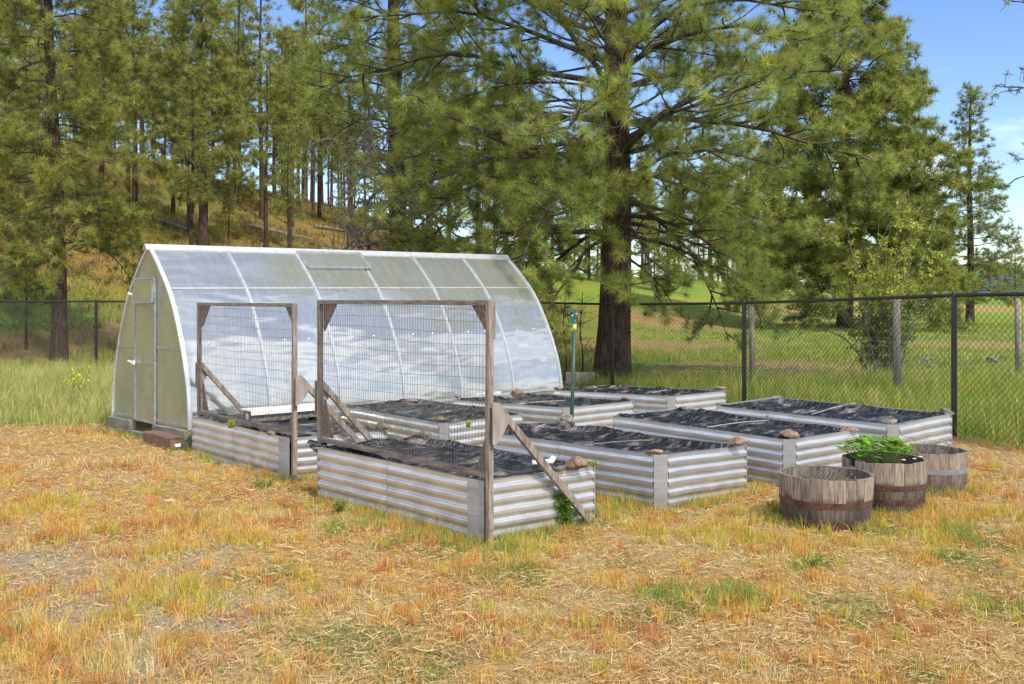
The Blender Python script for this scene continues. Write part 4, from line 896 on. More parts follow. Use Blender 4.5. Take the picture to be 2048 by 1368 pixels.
# ------------------------------------------------------------------ pines
def norm(v): return v/(np.linalg.norm(v)+1e-9)
def pine_wood(rg, H, r0, cb, Lf, nb, rise, droop, nsub=9, ntw=5, dens=1.0, curl=0., lean=(0, 0), twl=.34, top_r=.02, azf=None, trunk_sides=14, fp=1.0):
    """returns trunk MB, list of (polyline, radius, sides) branches per primary, tuft points and directions"""
    zs = np.linspace(-.3, H, 26); wob = .012*H*.3
    cx_ = lambda z: np.array([lean[0]*z/H+wob*math.sin(z*.55+lean[0]), lean[1]*z/H+wob*math.cos(z*.43), z])
    rad = lambda z: r0*(1-.92*max(z, 0)/H)**.85*(1+.35*math.exp(-max(z, 0)/.35))+top_r*.3
    tr = MB(); tr.tube([cx_(z) for z in zs], [rad(z) for z in zs], trunk_sides)
    prim = []; tp = []; td = []
    az = rg.uniform(0, 6.28)
    for i in range(nb):
        f = (i+rg.uniform(-.4, .4))/nb; f = min(max(f, 0), 1); z = cb+(H-cb)*f**fp*.985; az += 2.4+rg.uniform(-.5, .5)
        if azf is not None: az = azf(az, f)
        Lb = Lf(z/H)*rg.uniform(.78, 1.12)
        if Lb < .15: continue
        el = rise(f)+rg.uniform(-.15, .15); d = np.array([math.cos(az)*math.cos(el), math.sin(az)*math.cos(el), math.sin(el)])
        n = 9; P = [cx_(z)]; st_ = Lb/n; dd = d.copy()
        for k in range(n):
            t = k/n; dd = dd+np.array([rg.normal(0, .10+curl*.25), rg.normal(0, .10+curl*.25), rg.normal(0, .07+curl*.2)-droop(f)*(.10+.10*t)+.14*max(0, t-.62)]); dd = norm(dd); P.append(P[-1]+dd*st_)
        P = np.array(P); rb = max(.008, min(rad(z)*.30, .012*Lb+.006)); R_ = np.linspace(rb, .006, n+1); br = [(P, R_, 5)]
        ns = max(3, int(nsub*Lb/Lf(.4) if Lf(.4) > 0 else nsub))
        for s in range(ns):
            t = .22+.78*(s+rg.uniform(0, .8))/ns; t = min(t, .985); q = t*n; k = int(q); p0 = P[k]*(1-(q-k))+P[min(k+1, n)]*(q-k); dl = norm(P[min(k+1, n)]-P[k])
            sd_ = norm(np.cross(dl, (0, 0, 1))+np.array([0, 0, rg.normal(0, .45)])); sg = 1 if (s % 2) else -1
            ds = norm(dl*.8+sd_*sg*rg.uniform(.6, 1.1)); sl_ = (.28*Lb*(1-t)+.30+.08*Lb)*rg.uniform(.6, 1.15); m = 5; Q = [p0]; e_ = ds.copy()
            for j in range(m): e_ = norm(e_+np.array([rg.normal(0, .12+curl*.5), rg.normal(0, .12+curl*.5), rg.normal(.05, .1+curl*.5)])); Q.append(Q[-1]+e_*sl_/m)
            Q = np.array(Q); br.append((Q, np.linspace(max(.006, rb*.35), .004, m+1), 4))
            for w2 in range(ntw):
                u2 = (.25+.75*w2/max(ntw-1, 1))*m*.999; k2 = int(u2); p1 = Q[k2]*(1-(u2-k2))+Q[k2+1]*(u2-k2); e2 = norm(Q[k2+1]-Q[k2]); e3 = norm(e2+rg.normal(0, .55, 3)+np.array([0, 0, .18])); l2 = twl*rg.uniform(.4, 1.1)
                pe = p1+e3*l2+np.array([0, 0, .02]); pm = (p1+pe)/2+rg.normal(0, .02+curl*.06, 3); br.append((np.array([p1, pm, pe]), np.array([.005, .004, .003]), 3))
                if rg.random() < dens: tp.append(pe); td.append(norm(pe-pm+1e-4))
                if rg.random() < dens*.45: tp.append(pm); td.append(e3)
            if rg.random() < dens: tp.append(Q[-1]); td.append(norm(Q[-1]-Q[-2]))
        if rg.random() < dens: tp.append(P[-1]); td.append(norm(P[-1]-P[-2]))
        prim.append(br)
    return tr, prim, np.array(tp).reshape(-1, 3), np.array(td).reshape(-1, 3)
def needles(name, tp, td, per, ln, wd, cols, rg, parent, droopn=.05):
    n = len(tp); P = np.repeat(tp, per, 0); D0 = np.repeat(td, per, 0); R_ = rg.normal(size=P.shape); R_ /= np.linalg.norm(R_, axis=1)[:, None]
    D = D0*.55+R_; D[:, 2] += .15; D /= np.linalg.norm(D, axis=1)[:, None]; l = ln*rg.uniform(.65, 1.1, (len(P), 1))
    base = P-D0*rg.uniform(0, .35, (len(P), 1))*ln+D*.01; tip = base+D*l; tip[:, 2] -= droopn*l[:, 0]*rg.uniform(0, 1, len(P))
    S_ = np.cross(D, rg.normal(size=P.shape)); S_ /= np.linalg.norm(S_, axis=1)[:, None]+1e-9
    w_ = wd*rg.uniform(.7, 1.2, (len(P), 1)); V = np.stack([base-S_*w_/2, base+S_*w_/2, tip], 1)
    ci = rg.integers(0, len(cols), n); c = np.array(cols)[ci]*(1+rg.normal(0, .18, (n, 1))); c = np.repeat(c, per, 0)*(1+rg.normal(0, .16, (len(P), 1)))
    return tris_mesh(name, V, 3, np.clip(c, .004, .8), M['needle'], parent)
def wood_mesh(name, brs, m, parent):
    mb = MB()
    for P, R_, sd_ in brs: mb.tube(P, R_, sd_, False)
    return mb.build(name, m, parent, smooth=True)
GRN = [(.27, .34, .075), (.33, .40, .085), (.37, .39, .075), (.21, .28, .075)]
OLV = [(.33, .34, .07), (.27, .30, .065), (.39, .38, .085), (.20, .22, .055)]
DRK = [(.21, .24, .055), (.27, .29, .06), (.34, .34, .07)]
EXTRA = []
def pine(label, loc, H, r0, cb, Lf, nb, rise, droop, cols, per, ln, wd, seed, group, cones=False, limbs=False, name='pine_tree', extra=None, **kw):
    rg = np.random.default_rng(seed); root = thing(name, label, 'pine tree', loc, 0, group)
    tr, prim, tp, td = pine_wood(rg, H, r0, cb, Lf, nb, rise, droop, **kw)
    if extra:
        for (kw2, H2, cb2, Lf2, nb2, rise2, droop2) in extra:
            _, p2, tp2, td2 = pine_wood(rg, H2, r0*.9, cb2, Lf2, nb2, rise2, droop2, **kw2); prim = prim+p2; tp = np.concatenate([tp, tp2]); td = np.concatenate([td, td2])
    tr.build('trunk', M['bark'], root, smooth=True)
    if limbs:
        for br in prim: wood_mesh('limb', br, M['branch'], root)
    else: wood_mesh('branches', [q for br in prim for q in br], M['branch'], root)
    if len(tp): needles('crown', tp, td, per, ln, wd, cols, rg, root)
    if cones and len(tp):
        mb = MB()
        for p, d in zip(tp[::9], td[::9]):
            P = p-d*.02; mb.tube([P, P+d*.025, P+d*.055, P+d*.075], [.008, .024, .02, .004], 6)
        mb.build('cones', M['cone'], root)
    return root, prim, tp
M['cone'] = noise_mat('pine_cones', (.10, .035, .015), (.24, .10, .045), 30, .8, 0, 0)

# the big pine behind the beds
bx0, by0, bz0 = pixground(1224, 768, 17)
by0 = 19.6; bx0 = (1222-CX)/F*by0; bz0 = G(bx0, by0)
pine('large ponderosa pine with a thick dark trunk right behind the chain link fence', (bx0, by0, bz0), 16.5, .33, 2.8,
     lambda f: 5.6*math.sin(math.pi*min(1, (f*.80+.20)))**.8*(1-f**4) if f > .42 else 4.2+1.9*(f-.14)/.28, 92, lambda f: .05+.42*min(1, f*2.2), lambda f: .9 if f < .12 else .35,
     GRN+[OLV[0]], 66, .20, .0078, 21, 'nearest pines', cones=True, limbs=True, nsub=17, ntw=6, dens=.85, curl=.12, lean=(.35, .1), fp=1.3, extra=[
     (dict(nsub=15, ntw=6, dens=.9, curl=.12, azf=lambda a, f: math.radians(158+75*((f*7.3) % 1))), 7.6, 2.9, lambda f: 4.3, 13, lambda f: .15+.2*f, lambda f: .75),
     (dict(nsub=13, ntw=6, dens=.9, curl=.12, azf=lambda a, f: math.radians(-60+65*((f*5.3) % 1))), 6.6, 3.0, lambda f: 3.4, 7, lambda f: .15+.3*f, lambda f: .75)])
# pine on the left, in front of the hill
def at_pix(u, v, rmin=20): return pixground(u, v, rmin)
def tree_h(loc, ytop): return (CAMH-(ytop-YH)/F*loc[1])-loc[2]
l2 = at_pix(118, 722)
pine('tall yellow-green pine standing behind the left chain link fence', l2, 15.5, .185, 2.6, lambda f: 2.75*(1-.55*f) if f > .2 else 2.6, 110, lambda f: .1+.3*f, lambda f: .7,
     OLV, 50, .20, .0105, 31, 'nearest pines', nsub=10, ntw=4, dens=.78, curl=.3, lean=(-.35, 0), twl=.3)
l3 = at_pix(405, 497)
pine('slender pine on the hillside directly above the greenhouse door end', l3, tree_h(l3, -40), .20, 2.2, lambda f: 2.5*(1-f)**.6+.25, 100, lambda f: .35+.3*f, lambda f: .3,
     OLV, 40, .23, .0135, 41, 'nearest pines', nsub=9, ntw=4, dens=.8, curl=.2, twl=.34)
# the gnarled pine with bare curling lower branches
l4 = (-2.95+.0, 25.2, G(-2.95, 25.2))
rt, prim4, _ = pine('dark-trunked pine with a thicket of bare curling lower branches, behind the greenhouse', l4, 15.5, .27, 5.8, lambda f: 3.4*(1-.5*f), 86, lambda f: .2+.3*f, lambda f: .5,
     OLV[:2]+GRN[:1], 46, .20, .010, 51, 'nearest pines', nsub=10, ntw=4, dens=.7, curl=.45, twl=.3)
rg = np.random.default_rng(52); _, prim, _, _ = pine_wood(rg, 6.4, .2, 1.3, lambda f: 2.6, 62, lambda f: .1-.2*(1-f), lambda f: 1.1, nsub=8, ntw=4, dens=0, curl=1.0, twl=.45)
wood_mesh('dead_branches', [(P, R_*1.9, n_) for br in prim for P, R_, n_ in br], M['twig'], rt)
# right-hand mass
l5 = at_pix(1690, 657)
pine('broad dense pine with dark crown right of the big pine, beyond the meadow', l5, 22, .40, 2.4, lambda f: 7.8*(1-f)**.75+.4, 120, lambda f: .05+.3*f, lambda f: .6,
     DRK+OLV[:1]+GRN[:1], 22, .42, .045, 61, 'pines beyond the right meadow', nsub=16, ntw=6, dens=.95, twl=.5)
l5c = at_pix(1812, 640)
pine('mid-height dense pine between the broad dark pine and the lone spire', l5c, tree_h(l5c, 200), .25, 1.2, lambda f: 2.9*(1-f)**.8+.2, 64, lambda f: .1+.3*f, lambda f: .4,
     DRK+OLV[:1], 20, .36, .042, 62, 'pines beyond the right meadow', nsub=9, ntw=4, dens=.95, twl=.45)
l5b = at_pix(1548, 566)
pine('tall pine on the green rise, its bare trunk seen under the big pine boughs', l5b, 24, .42, 7.5, lambda f: 5.5*(1-f)**.7+.4, 60, lambda f: .1+.3*f, lambda f: .4,
     DRK+OLV[:1], 16, .6, .065, 63, 'pines beyond the right meadow', nsub=9, ntw=4, dens=.9, twl=.6)
l6 = at_pix(1940, 651)
pine('lone spire-shaped pine near the right edge, standing clear against the sky', l6, tree_h(l6, 172), .24, 1.9, lambda f: 3.5*(1-f)**.9+.12, 84, lambda f: .1+.35*f, lambda f: .3,
     DRK+[(.12, .17, .07)], 18, .28, .026, 71, 'pines beyond the right meadow', nsub=9, ntw=4, dens=.74, twl=.4)
l7y = 13.5; l7 = ((2235-CX)/F*l7y, l7y, G((2235-CX)/F*l7y, l7y))
pine('near pine mostly outside the right edge, only its thin twig tips showing', l7, 11, .16, 2.6, lambda f: 1.75 if f < .62 else 1.75*(1-f)/.38+.1, 40, lambda f: .2, lambda f: .5,
     DRK, 16, .10, .012, 81, 'nearest pines', nsub=6, ntw=3, dens=.6, curl=.4, twl=.22)
# small young pine left
ls_ = at_pix(52, 700)
pine('pale young pine sapling seen through the left chain link fence', ls_, tree_h(ls_, 500), .03, .5, lambda f: .9*(1-f)+.15, 16, lambda f: .5, lambda f: .1,
     [(.16, .24, .08), (.2, .26, .09)], 40, .17, .008, 91, None, name='pine_sapling', nsub=2, ntw=3, dens=1, twl=.15)
# mid-distance pines: four meshes copied over the hillside, each tree a thing of its own
protos = []
for i, (H, cb, Lw, nb, cols, per) in enumerate(((13, 4.6, 1.8, 42, OLV, 12), (12, 5.6, 1.4, 34, DRK, 12), (14, 6.6, 1.9, 38, OLV[:2]+DRK[:1], 12), (11, 3.0, 2.0, 42, OLV, 14), (9, .5, 2.3, 56, OLV[:2]+GRN[:1]+DRK[:1], 14))):
    r_, _, _ = pine('x', (0, 0, 0), H, .13, cb, lambda f, Lw=Lw: Lw*(1-f)**.7+.2, nb, lambda f: .15+.3*f, lambda f: .3, cols, per+6, .30, .027, 200+i, None, nsub=8, ntw=3, dens=.72, twl=.34, trunk_sides=8)
    protos.append(r_)
used = [False]*5
def place_pine(i, loc, H0, label, group, rz):
    src = protos[i]
    if not used[i]: o = src; used[i] = True; kids = None
    else:
        o = src.copy(); COL.objects.link(o)
        for ch in list(src.children):
            c = ch.copy(); COL.objects.link(c); c.parent = o
    s = H0/(13, 12, 14, 11, 9)[i]; o.location = loc; o.scale = (s, s, s); o.rotation_euler = (0, 0, rz); tag(o, label, 'pine tree', group)
MID = [(522, 440, -90, 0, 'tall hillside pine filling the gap right of the slender pine'), (478, 415, -70, 2, 'high-crowned pine upslope between the slender pine and the small young one'), (533, 497, 120, 3, 'young pine above the greenhouse ridge, right of the slender hillside pine'), (458, 494, 385, 1, 'thin-stemmed small pine close right of the slender hillside pine'),
       (268, 450, -130, 0, 'hillside pine between the left pine and the slender one'), (205, 470, -60, 3, 'short-crowned hillside pine just right of the tall left pine'),
       (150, 425, -90, 2, 'high hillside pine whose trunk rises behind the tall left pine'), (20, 480, 120, 4, 'bushy hillside pine at the left picture edge'), (62, 400, 0, 0, 'smaller hillside pine near the left edge, high on the slope'),
       (345, 430, -20, 2, 'hillside pine behind the gap left of the slender pine'), (612, 395, -40, 1, 'thin dark pine on the crest left of the gnarled pine'), (585, 455, 60, 1, 'small straight pine on the slope above the roof vent'),
       (640, 440, 10, 2, 'pine on the slope at the left edge of the bare branch thicket'), (700, 470, 30, 3, 'olive pine behind the left part of the bare branch thicket'), (860, 500, 60, 0, 'olive pine behind the gnarled pine, to its right'),
       (955, 510, 20, 3, 'pine behind the left boughs of the big pine'), (1015, 532, 120, 0, 'olive pine behind the greenhouse far half, low on the saddle'), (1105, 556, 300, 4, 'bushy pine on the green slope left of the big trunk'), (1178, 562, 330, 4, 'pine on the slope half hidden by the big trunk'), (1060, 545, 80, 2, 'pine at the green slope edge behind the greenhouse far end'), (1075, 560, 240, 0, 'low pine peeking over the greenhouse far end'),
       (1335, 585, 400, 4, 'low bushy pine beyond the meadow, right of the big trunk'), (1420, 575, 200, 0, 'pine beyond the meadow under the big right boughs'), (1625, 600, 280, 4, 'pine close left of the broad dark pine'),
       (1495, 590, 120, 2, 'pine beyond the meadow, above the far chain link post'), (1755, 620, 180, 3, 'pine just right of the broad dark pine trunk'), (1850, 615, 310, 3, 'pine left of the lone spire, half its height'), (1885, 605, 430, 4, 'low pine at the left foot of the lone spire'), (1045, 548, 330, 4, 'low-branched pine right behind the greenhouse far end ridge'), (2030, 608, 480, 4, 'low pine at the right edge past the lone spire')]
rg = np.random.default_rng(5)
for (u, v, yt, i, lb) in MID:
    l = at_pix(u, v, 24); place_pine(i, (l[0], l[1], l[2]-.05), max(3.0, tree_h(l, yt)), lb, 'pines in the middle distance', rg.uniform(0, 6.28))
# forest on the crest and beyond the rise
def forest(n, u0, u1, r0, r1, h0, h1, label, group, seed, mind=1.2):
    rg = np.random.default_rng(seed); done = []
    k = 0
    while len(done) < n and k < n*30:
        k += 1; u = rg.uniform(u0, u1); f = rg.uniform(0, 1); a_, b_ = (np.interp(u, R0U, R1V)*q for q in (r0, r1)); Y = a_+(b_-a_)*f; X = (u-CX)/F*Y
        if any((X-x)**2+(Y-y)**2 < mind**2 for x, y in done): continue
        done.append((X, Y)); place_pine(int(rg.choice([1, 2, 2, 0, 1])), (X, Y, G(X, Y)-.1), rg.uniform(h0, h1), label, group, rg.uniform(0, 6.28))
forest(46, -60, 640, .80, 1.12, 8, 12.5, 'thin-trunked pine in the stand along the hill crest', 'pines along the hill crest', 301)
forest(20, -80, 900, .42, .80, 6, 10, 'slim pine on the open hillside below the crest', 'pines on the hillside', 304, 2.2)
forest(26, 560, 1080, .85, 1.15, 7, 12, 'thin-trunked pine in the stand on the low saddle behind the greenhouse', 'pines on the low saddle', 302)
forest(44, 1280, 1920, .9, 1.25, 10, 15, 'slim pine in the row against the pale sky beyond the right meadow', 'pines beyond the right rise', 303, 2.0)
forest(22, 1000, 1500, .8, 1.1, 8, 13, 'slim pine on the green rise seen under the big pine boughs', 'pines on the green rise', 305, 2.0)
for i in range(5):
    if not used[i]: place_pine(i, (30, 80, G(30, 80)), 12, 'x', None, 0)

# ------------------------------------------------------------------ leafy shrub beyond the fence, saplings, fallen branch
rg = np.random.default_rng(17); sx0, sy0, sz0 = pixground(1768, 752, 16)
root = thing('shrub', 'tall multi-stemmed shrub with fresh yellow-green leaves beyond the fence on the right', 'shrub', (sx0, sy0, sz0)); mb = MB(); P = []; D = []; Pc = []
for i in range(46):
    a_ = rg.uniform(0, 6.28); sp = rg.uniform(.1, 1.0); H_ = rg.uniform(1.3, 3.9); q = np.array([rg.uniform(-.35, .35), rg.uniform(-.3, .3), 0]); pts_ = [q]; d = norm(np.array([math.cos(a_)*sp*.55, math.sin(a_)*sp*.5, 1.6]))
    for k in range(10): d = norm(d+rg.normal(0, .09, 3)+np.array([0, 0, -.01])); pts_.append(pts_[-1]+d*H_/10)
    pts_ = np.array(pts_); mb.tube(pts_, np.linspace(.011, .003, 11), 5, False)
    for j in range(14):
        t = rg.uniform(2.2, 9.9); k = int(t); p0 = pts_[k]; d2 = norm(rg.normal(0, 1, 3)+np.array([0, 0, .5])); ll = rg.uniform(.15, .5)*(1-.05*k); p1 = p0+d2*ll
        mb.tube([p0, (p0+p1)/2+rg.normal(0, .015, 3), p1], [.004, .003, .0015], 3, False)
        nl = 13
        for s in rg.uniform(.2, 1, nl): P.append(p0+(p1-p0)*s+rg.normal(0, .02, 3)); D.append(rg.normal(0, 1, 3)); Pc.append(p0[2])
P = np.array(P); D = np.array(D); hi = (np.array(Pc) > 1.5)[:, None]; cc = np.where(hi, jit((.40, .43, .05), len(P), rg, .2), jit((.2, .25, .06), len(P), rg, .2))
tris_mesh('leaf_mass', leaf_quads(P, D, rg.uniform(.045, .08, len(P)), .04, cc, rg), 4, cc, M['leaf'], root); mb.build('stems', M['twig'], root)
for (u, v, yt, lb) in ((1130, 762, 560, 'thin leafless sapling closest to the greenhouse far end'), (1163, 758, 585, 'thin leafless sapling just right of the sprinkler post')):
    x, y, z = pixground(u, v, 18.5); H_ = tree_h((x, y, z), yt); mb = MB(); P_ = [np.array([.03*math.sin(k), 0, H_*k/8]) for k in range(9)]; mb.tube(P_, np.linspace(.022, .004, 9), 5, False)
    for k in range(26):
        p0 = P_[rg.integers(2, 8)]; p1 = p0+np.array([rg.normal(0, .22), rg.normal(0, .22), rg.uniform(.05, .3)]); mb.tube([p0, (p0+p1)/2+rg.normal(0, .02, 3), p1], [.005, .004, .002], 3, False)
    o = mb.build('sapling', M['branch']); o.location = (x, y, z); tag(o, lb, 'sapling', 'bare saplings by the fence')
x, y, z = pixground(1735, 745, 16); mb = MB()
P_ = [(0, 0, .05), (-.18, 0, .38), (-.45, .1, .72), (-.85, .1, .9), (-1.25, .1, .88), (-1.6, .2, .66), (-1.75, .2, .5)]; mb.tube(P_, [.022, .02, .018, .015, .012, .008, .004], 6)
for k in range(22):
    p0 = np.array(P_[rg.integers(2, 7)]); p1 = p0+np.array([rg.normal(-.15, .15), rg.normal(0, .15), rg.uniform(-.35, .2)]); mb.tube([p0, (p0+p1)/2+rg.normal(0, .02, 3), p1], [.006, .004, .002], 4, False)
o = mb.build('fallen_branch', M['twig']); o.location = (x, y, z); tag(o, 'bare grey branch arching over the grass left of the yellow-green shrub', 'branch')
# brush pile
x, y, z = pixground(1590, 752, 15); mb = MB()
for k in range(150):
    c_ = np.array([rg.normal(0, .75), rg.normal(0, .25), abs(rg.normal(0, .07))]); d = norm(np.array([rg.normal(), rg.normal(), rg.normal(0, .35)]))*rg.uniform(.1, .35); mb.tube([c_-d, c_+rg.normal(0, .02, 3), c_+d], [.009, .008, .003], 4, False)
o = mb.build('brush_pile', M['twig']); o.location = (x, y, z); tag(o, 'long low pile of grey dead sticks in the meadow beyond the chain link', 'brush pile')
for i, (u, v, w_, h_, lb) in enumerate(((1850, 720, 34, 12, 'pale flat boulder in the meadow right of the shrub'), (1868, 733, 26, 9, 'small pale boulder in front of the flat one beyond the fence'), (1985, 722, 30, 12, 'grey boulder in the meadow near the rightmost wooden post'))):
    X, Y, z = pixground(u, v, 15); rock(u, v, w_, h_, None, g_, lb, 400+i, 'boulder', 'boulders in the meadow', z=z)

for i, (u, v, ln_, az_, lb) in enumerate(((560, 470, 3.2, .3, 'grey fallen log on the slope above the greenhouse roof vent'), (350, 455, 2.6, -.4, 'dark fallen log on the slope left of the slender pine'), (660, 462, 2.2, .9, 'short fallen log under the bare branch thicket'))):
    x, y, z = at_pix(u, v); dx, dy = math.cos(az_)*ln_/2, math.sin(az_)*ln_/2; mb = MB(); mb.tube([(-dx, -dy, G(x-dx, y-dy)-z+.08), (0, 0, .12), (dx, dy, G(x+dx, y+dy)-z+.08)], [.10, .085, .05], 9)
    for k in range(7): t_ = rg.uniform(-.8, .8); p0 = np.array([dx*t_, dy*t_, .12]); p1 = p0+np.array([rg.normal(0, .3), rg.normal(0, .3), rg.uniform(.1, .45)]); mb.tube([p0, p1], [.02, .008], 4)
    o = mb.build('fallen_log', M['twig']); o.location = (x, y, z); tag(o, lb, 'fallen log', 'fallen logs on the hillside')
# ------------------------------------------------------------------ grasses (nobody could count these)
def scatter(name, x0, x1, y0, y1, n_cl, per, rad, hfun, cfun, keep, wd, lean, seed):
    rg = np.random.default_rng(seed); cx_ = rg.uniform(x0, x1, n_cl); cy_ = rg.uniform(y0, y1, n_cl)
    kp = keep(cx_, cy_, rg); cx_, cy_ = cx_[kp], cy_[kp]; n = len(cx_); pr = rg.poisson(per, n)+2; idx = np.repeat(np.arange(n), pr); m = len(idx)
    rr = rad*rg.uniform(.5, 1.5, n)[idx]*np.sqrt(rg.uniform(0, 1, m)); an = rg.uniform(0, 6.283, m)
    x = cx_[idx]+rr*np.cos(an); y = cy_[idx]+rr*np.sin(an); P = np.stack([x, y, ground(x, y)-.008], 1)
    h = hfun(cx_, cy_, rg)[idx]*rg.uniform(.45, 1.15, m); c = cfun(cx_, cy_, rg)[idx]*(1+rg.normal(0, .24, (m, 1)))*(1+rg.normal(0, .06, (m, 3)))
    V = blades(P, h, wd*rg.uniform(.6, 1.3, m), rg.uniform(*lean, m), rg)
    return V, np.clip(c, .005, .85)
foot = []
for b in BEDS.values(): foot.append((b[0], b[1], b[2], -.035, b[5]+.035, -.035, b[4]+.035))
foot.append((GX, GY, GT, -.1, GL+.05, -.06, GW+.06))
def clear(x, y):
    ok = np.ones(len(x), bool)
    for (a_, b_, t, x0, x1, y0, y1) in foot:
        dx, dy = x-a_, y-b_; lx = math.cos(t)*dx+math.sin(t)*dy; ly = -math.sin(t)*dx+math.cos(t)*dy; ok &= ~((lx > x0) & (lx < x1) & (ly > y0) & (ly < y1))
    for b in (b1, b2, b3): ok &= (x-b[1])**2+(y-b[2])**2 > .31**2
    return ok
def edge_near(x, y):
    e_ = np.full(len(x), 9.)
    for (a_, b_, t, x0, x1, y0, y1) in foot:
        dx, dy = x-a_, y-b_; lx = math.cos(t)*dx+math.sin(t)*dy; ly = -math.sin(t)*dx+math.cos(t)*dy
        qx = np.maximum(np.maximum(x0-lx, lx-x1), 0); qy = np.maximum(np.maximum(y0-ly, ly-y1), 0); e_ = np.minimum(e_, np.hypot(qx, qy))
    return e_
pal = np.array([(.70, .41, .095), (.67, .48, .16), (.60, .30, .085), (.72, .56, .29), (.52, .45, .07), (.48, .19, .075)])
grn = np.array([(.27, .34, .07), (.20, .30, .06), (.40, .41, .09)])
def infr(x, y, pad=2.0): return (np.abs(x) < .53*y+pad)
def dry_col(x, y, rg):
    n1 = fbm(x*1.1+3, y*1.1, 3); n2 = fbm(x*2.9+13, y*2.9, 3); g1 = blobs(GREEN, x, y)*.85+1.1*(fbm(x*4.1+3, y*4.1+8, 3)-.5); ci = np.where(n1 > .62, 4, np.where(n1 > .54, 0, np.where(n1 > .46, 1, np.where(n1 > .38, 2, 3))))
    ci = np.where((n2 > .64) & (n1 < .56), 5, ci)
    rnd = rg.integers(0, 5, len(x)); ci = np.where(rg.random(len(x)) < .5, rnd, ci); c = pal[ci]
    isg = (g1+rg.uniform(-.15, .15, len(x)) > .46) | ((edge_near(x, y) < .22) & (rg.random(len(x)) < .55)) | (rg.random(len(x)) < .03)
    return np.where(isg[:, None], grn[rg.integers(0, 3, len(x))], c)
def dry_h(x, y, rg):
    n = fbm(x*1.6+7, y*1.6+2, 3); return (.032+.075*ss((n-.4)/.3))*(.7+.6*rg.random(len(x)))*(1-.45*blobs(BARE, x, y))+.06*(edge_near(x, y) < .10)*rg.random(len(x))
def keep_dry(x, y, rg):
    gr = blobs(GRAV, x, y); ba = blobs(BARE, x, y); n = fbm(x*2.2+30, y*2.2, 3); p = .25+1.4*ss((n-.33)/.25); p = p*(1-.62*ss((gr-.2)/.4))*(1-.66*ba)+.5*(edge_near(x, y) < .15)
    return (rg.random(len(x)) < p) & clear(x, y) & infr(x, y) & ~outside(x, y) & ~((y > 13.4) & (x < -3.5))
parts_ = []
parts_.append(scatter('g', -6.6, 6.6, 3.5, 8.2, 36000, 17, .045, dry_h, dry_col, keep_dry, .0029, (.1, .75), 501))
parts_.append(scatter('g', -10, 9, 8.2, 15, 15500, 14, .065, dry_h, dry_col, keep_dry, .0048, (.1, .75), 502))
# orange bunchy tufts
parts_.append(scatter('g', -5.5, 5.5, 3.9, 10, 1500, 55, .06, lambda x, y, rg: rg.uniform(.05, .12, len(x)), lambda x, y, rg: pal[rg.choice([0, 2, 4, 5, 2, 0], len(x))], lambda x, y, rg: keep_dry(x, y, rg), .0032, (.05, .5), 503))
rgE = np.random.default_rng(599); ex = []; ey = []
for (a_, b_, t, x0, x1, y0, y1) in foot:
    for (p, q) in (((x0, y0), (x1, y0)), ((x0, y0), (x0, y1)), ((x1, y0), (x1, y1))):
        n_ = int(60*math.hypot(p[0]-q[0], p[1]-q[1])); t_e = rgE.random(n_); lx = p[0]+(q[0]-p[0])*t_e+rgE.normal(0, .03, n_); ly = p[1]+(q[1]-p[1])*t_e+rgE.normal(0, .03, n_)
        ex.append(a_+math.cos(t)*lx-math.sin(t)*ly); ey.append(b_+math.sin(t)*lx+math.cos(t)*ly)
for b in (b1, b2, b3):
    an_ = rgE.uniform(0, 6.283, 130); rr_ = rgE.uniform(.31, .37, 130); ex.append(b[1]+np.cos(an_)*rr_); ey.append(b[2]+np.sin(an_)*rr_)
ex = np.concatenate(ex); ey = np.concatenate(ey); k = clear(ex, ey) & (fbm(ex*3, ey*3, 2) > .36); ex, ey = ex[k], ey[k]
def scatter_at(ex, ey, per, rad, seed):
    rg = np.random.default_rng(seed); idx = np.repeat(np.arange(len(ex)), per); m = len(idx); x = ex[idx]+rg.normal(0, rad, m); y = ey[idx]+rg.normal(0, rad, m); k = clear(x, y); idx, x, y = idx[k], x[k], y[k]; m = len(x)
    h = rg.uniform(.05, .15, len(ex))[idx]*rg.uniform(.4, 1.1, m); cc = np.concatenate([pal[[0, 1, 4, 4]], grn]); ci = rg.integers(0, 7, len(ex)); c = cc[ci][idx]*(1+rg.normal(0, .2, (m, 1)))
    return blades(np.stack([x, y, ground(x, y)-.008], 1), h, .0036*rg.uniform(.6, 1.3, m), rg.uniform(.1, .8, m), rg), np.clip(c, .01, .85)
parts_.append(scatter_at(ex, ey, 16, .03, 598))
V = np.concatenate([p[0] for p in parts_]); C_ = np.concatenate([p[1] for p in parts_])
tag(tris_mesh('dry_grass', V, 5, C_, M['blade']), kind='stuff', label='short orange and straw-coloured dry grass over the yard', cat='grass')
# thatch: straws lying on the ground
rg = np.random.default_rng(510); n = 240000; x = rg.uniform(-7.5, 7.5, n); y = 3.8+rg.random(n)**1.4*9.5; k = clear(x, y) & infr(x, y) & ~outside(x, y) & (rg.random(n) > .55*ss((blobs(GRAV, x, y)-.3)/.4)); x, y = x[k], y[k]; n = len(x)
z = ground(x, y)+rg.uniform(.0, .028, n); az = rg.uniform(0, 6.283, n); l = rg.uniform(.02, .10, n); pt = rg.normal(0, .18, n); D = np.stack([np.cos(az), np.sin(az), pt], 1); S_ = np.stack([-np.sin(az), np.cos(az), rg.normal(0, .4, n)], 1)
P = np.stack([x, y, z], 1); wv = .0019+.0003*y
mid_ = P+D*l[:, None]*.5+rg.normal(0, .004, (n, 3)); V = np.stack([P-S_*wv[:, None]*.6, P+S_*wv[:, None]*.6, mid_-S_*wv[:, None]*.5, mid_+S_*wv[:, None]*.5, P+D*l[:, None]], 1)
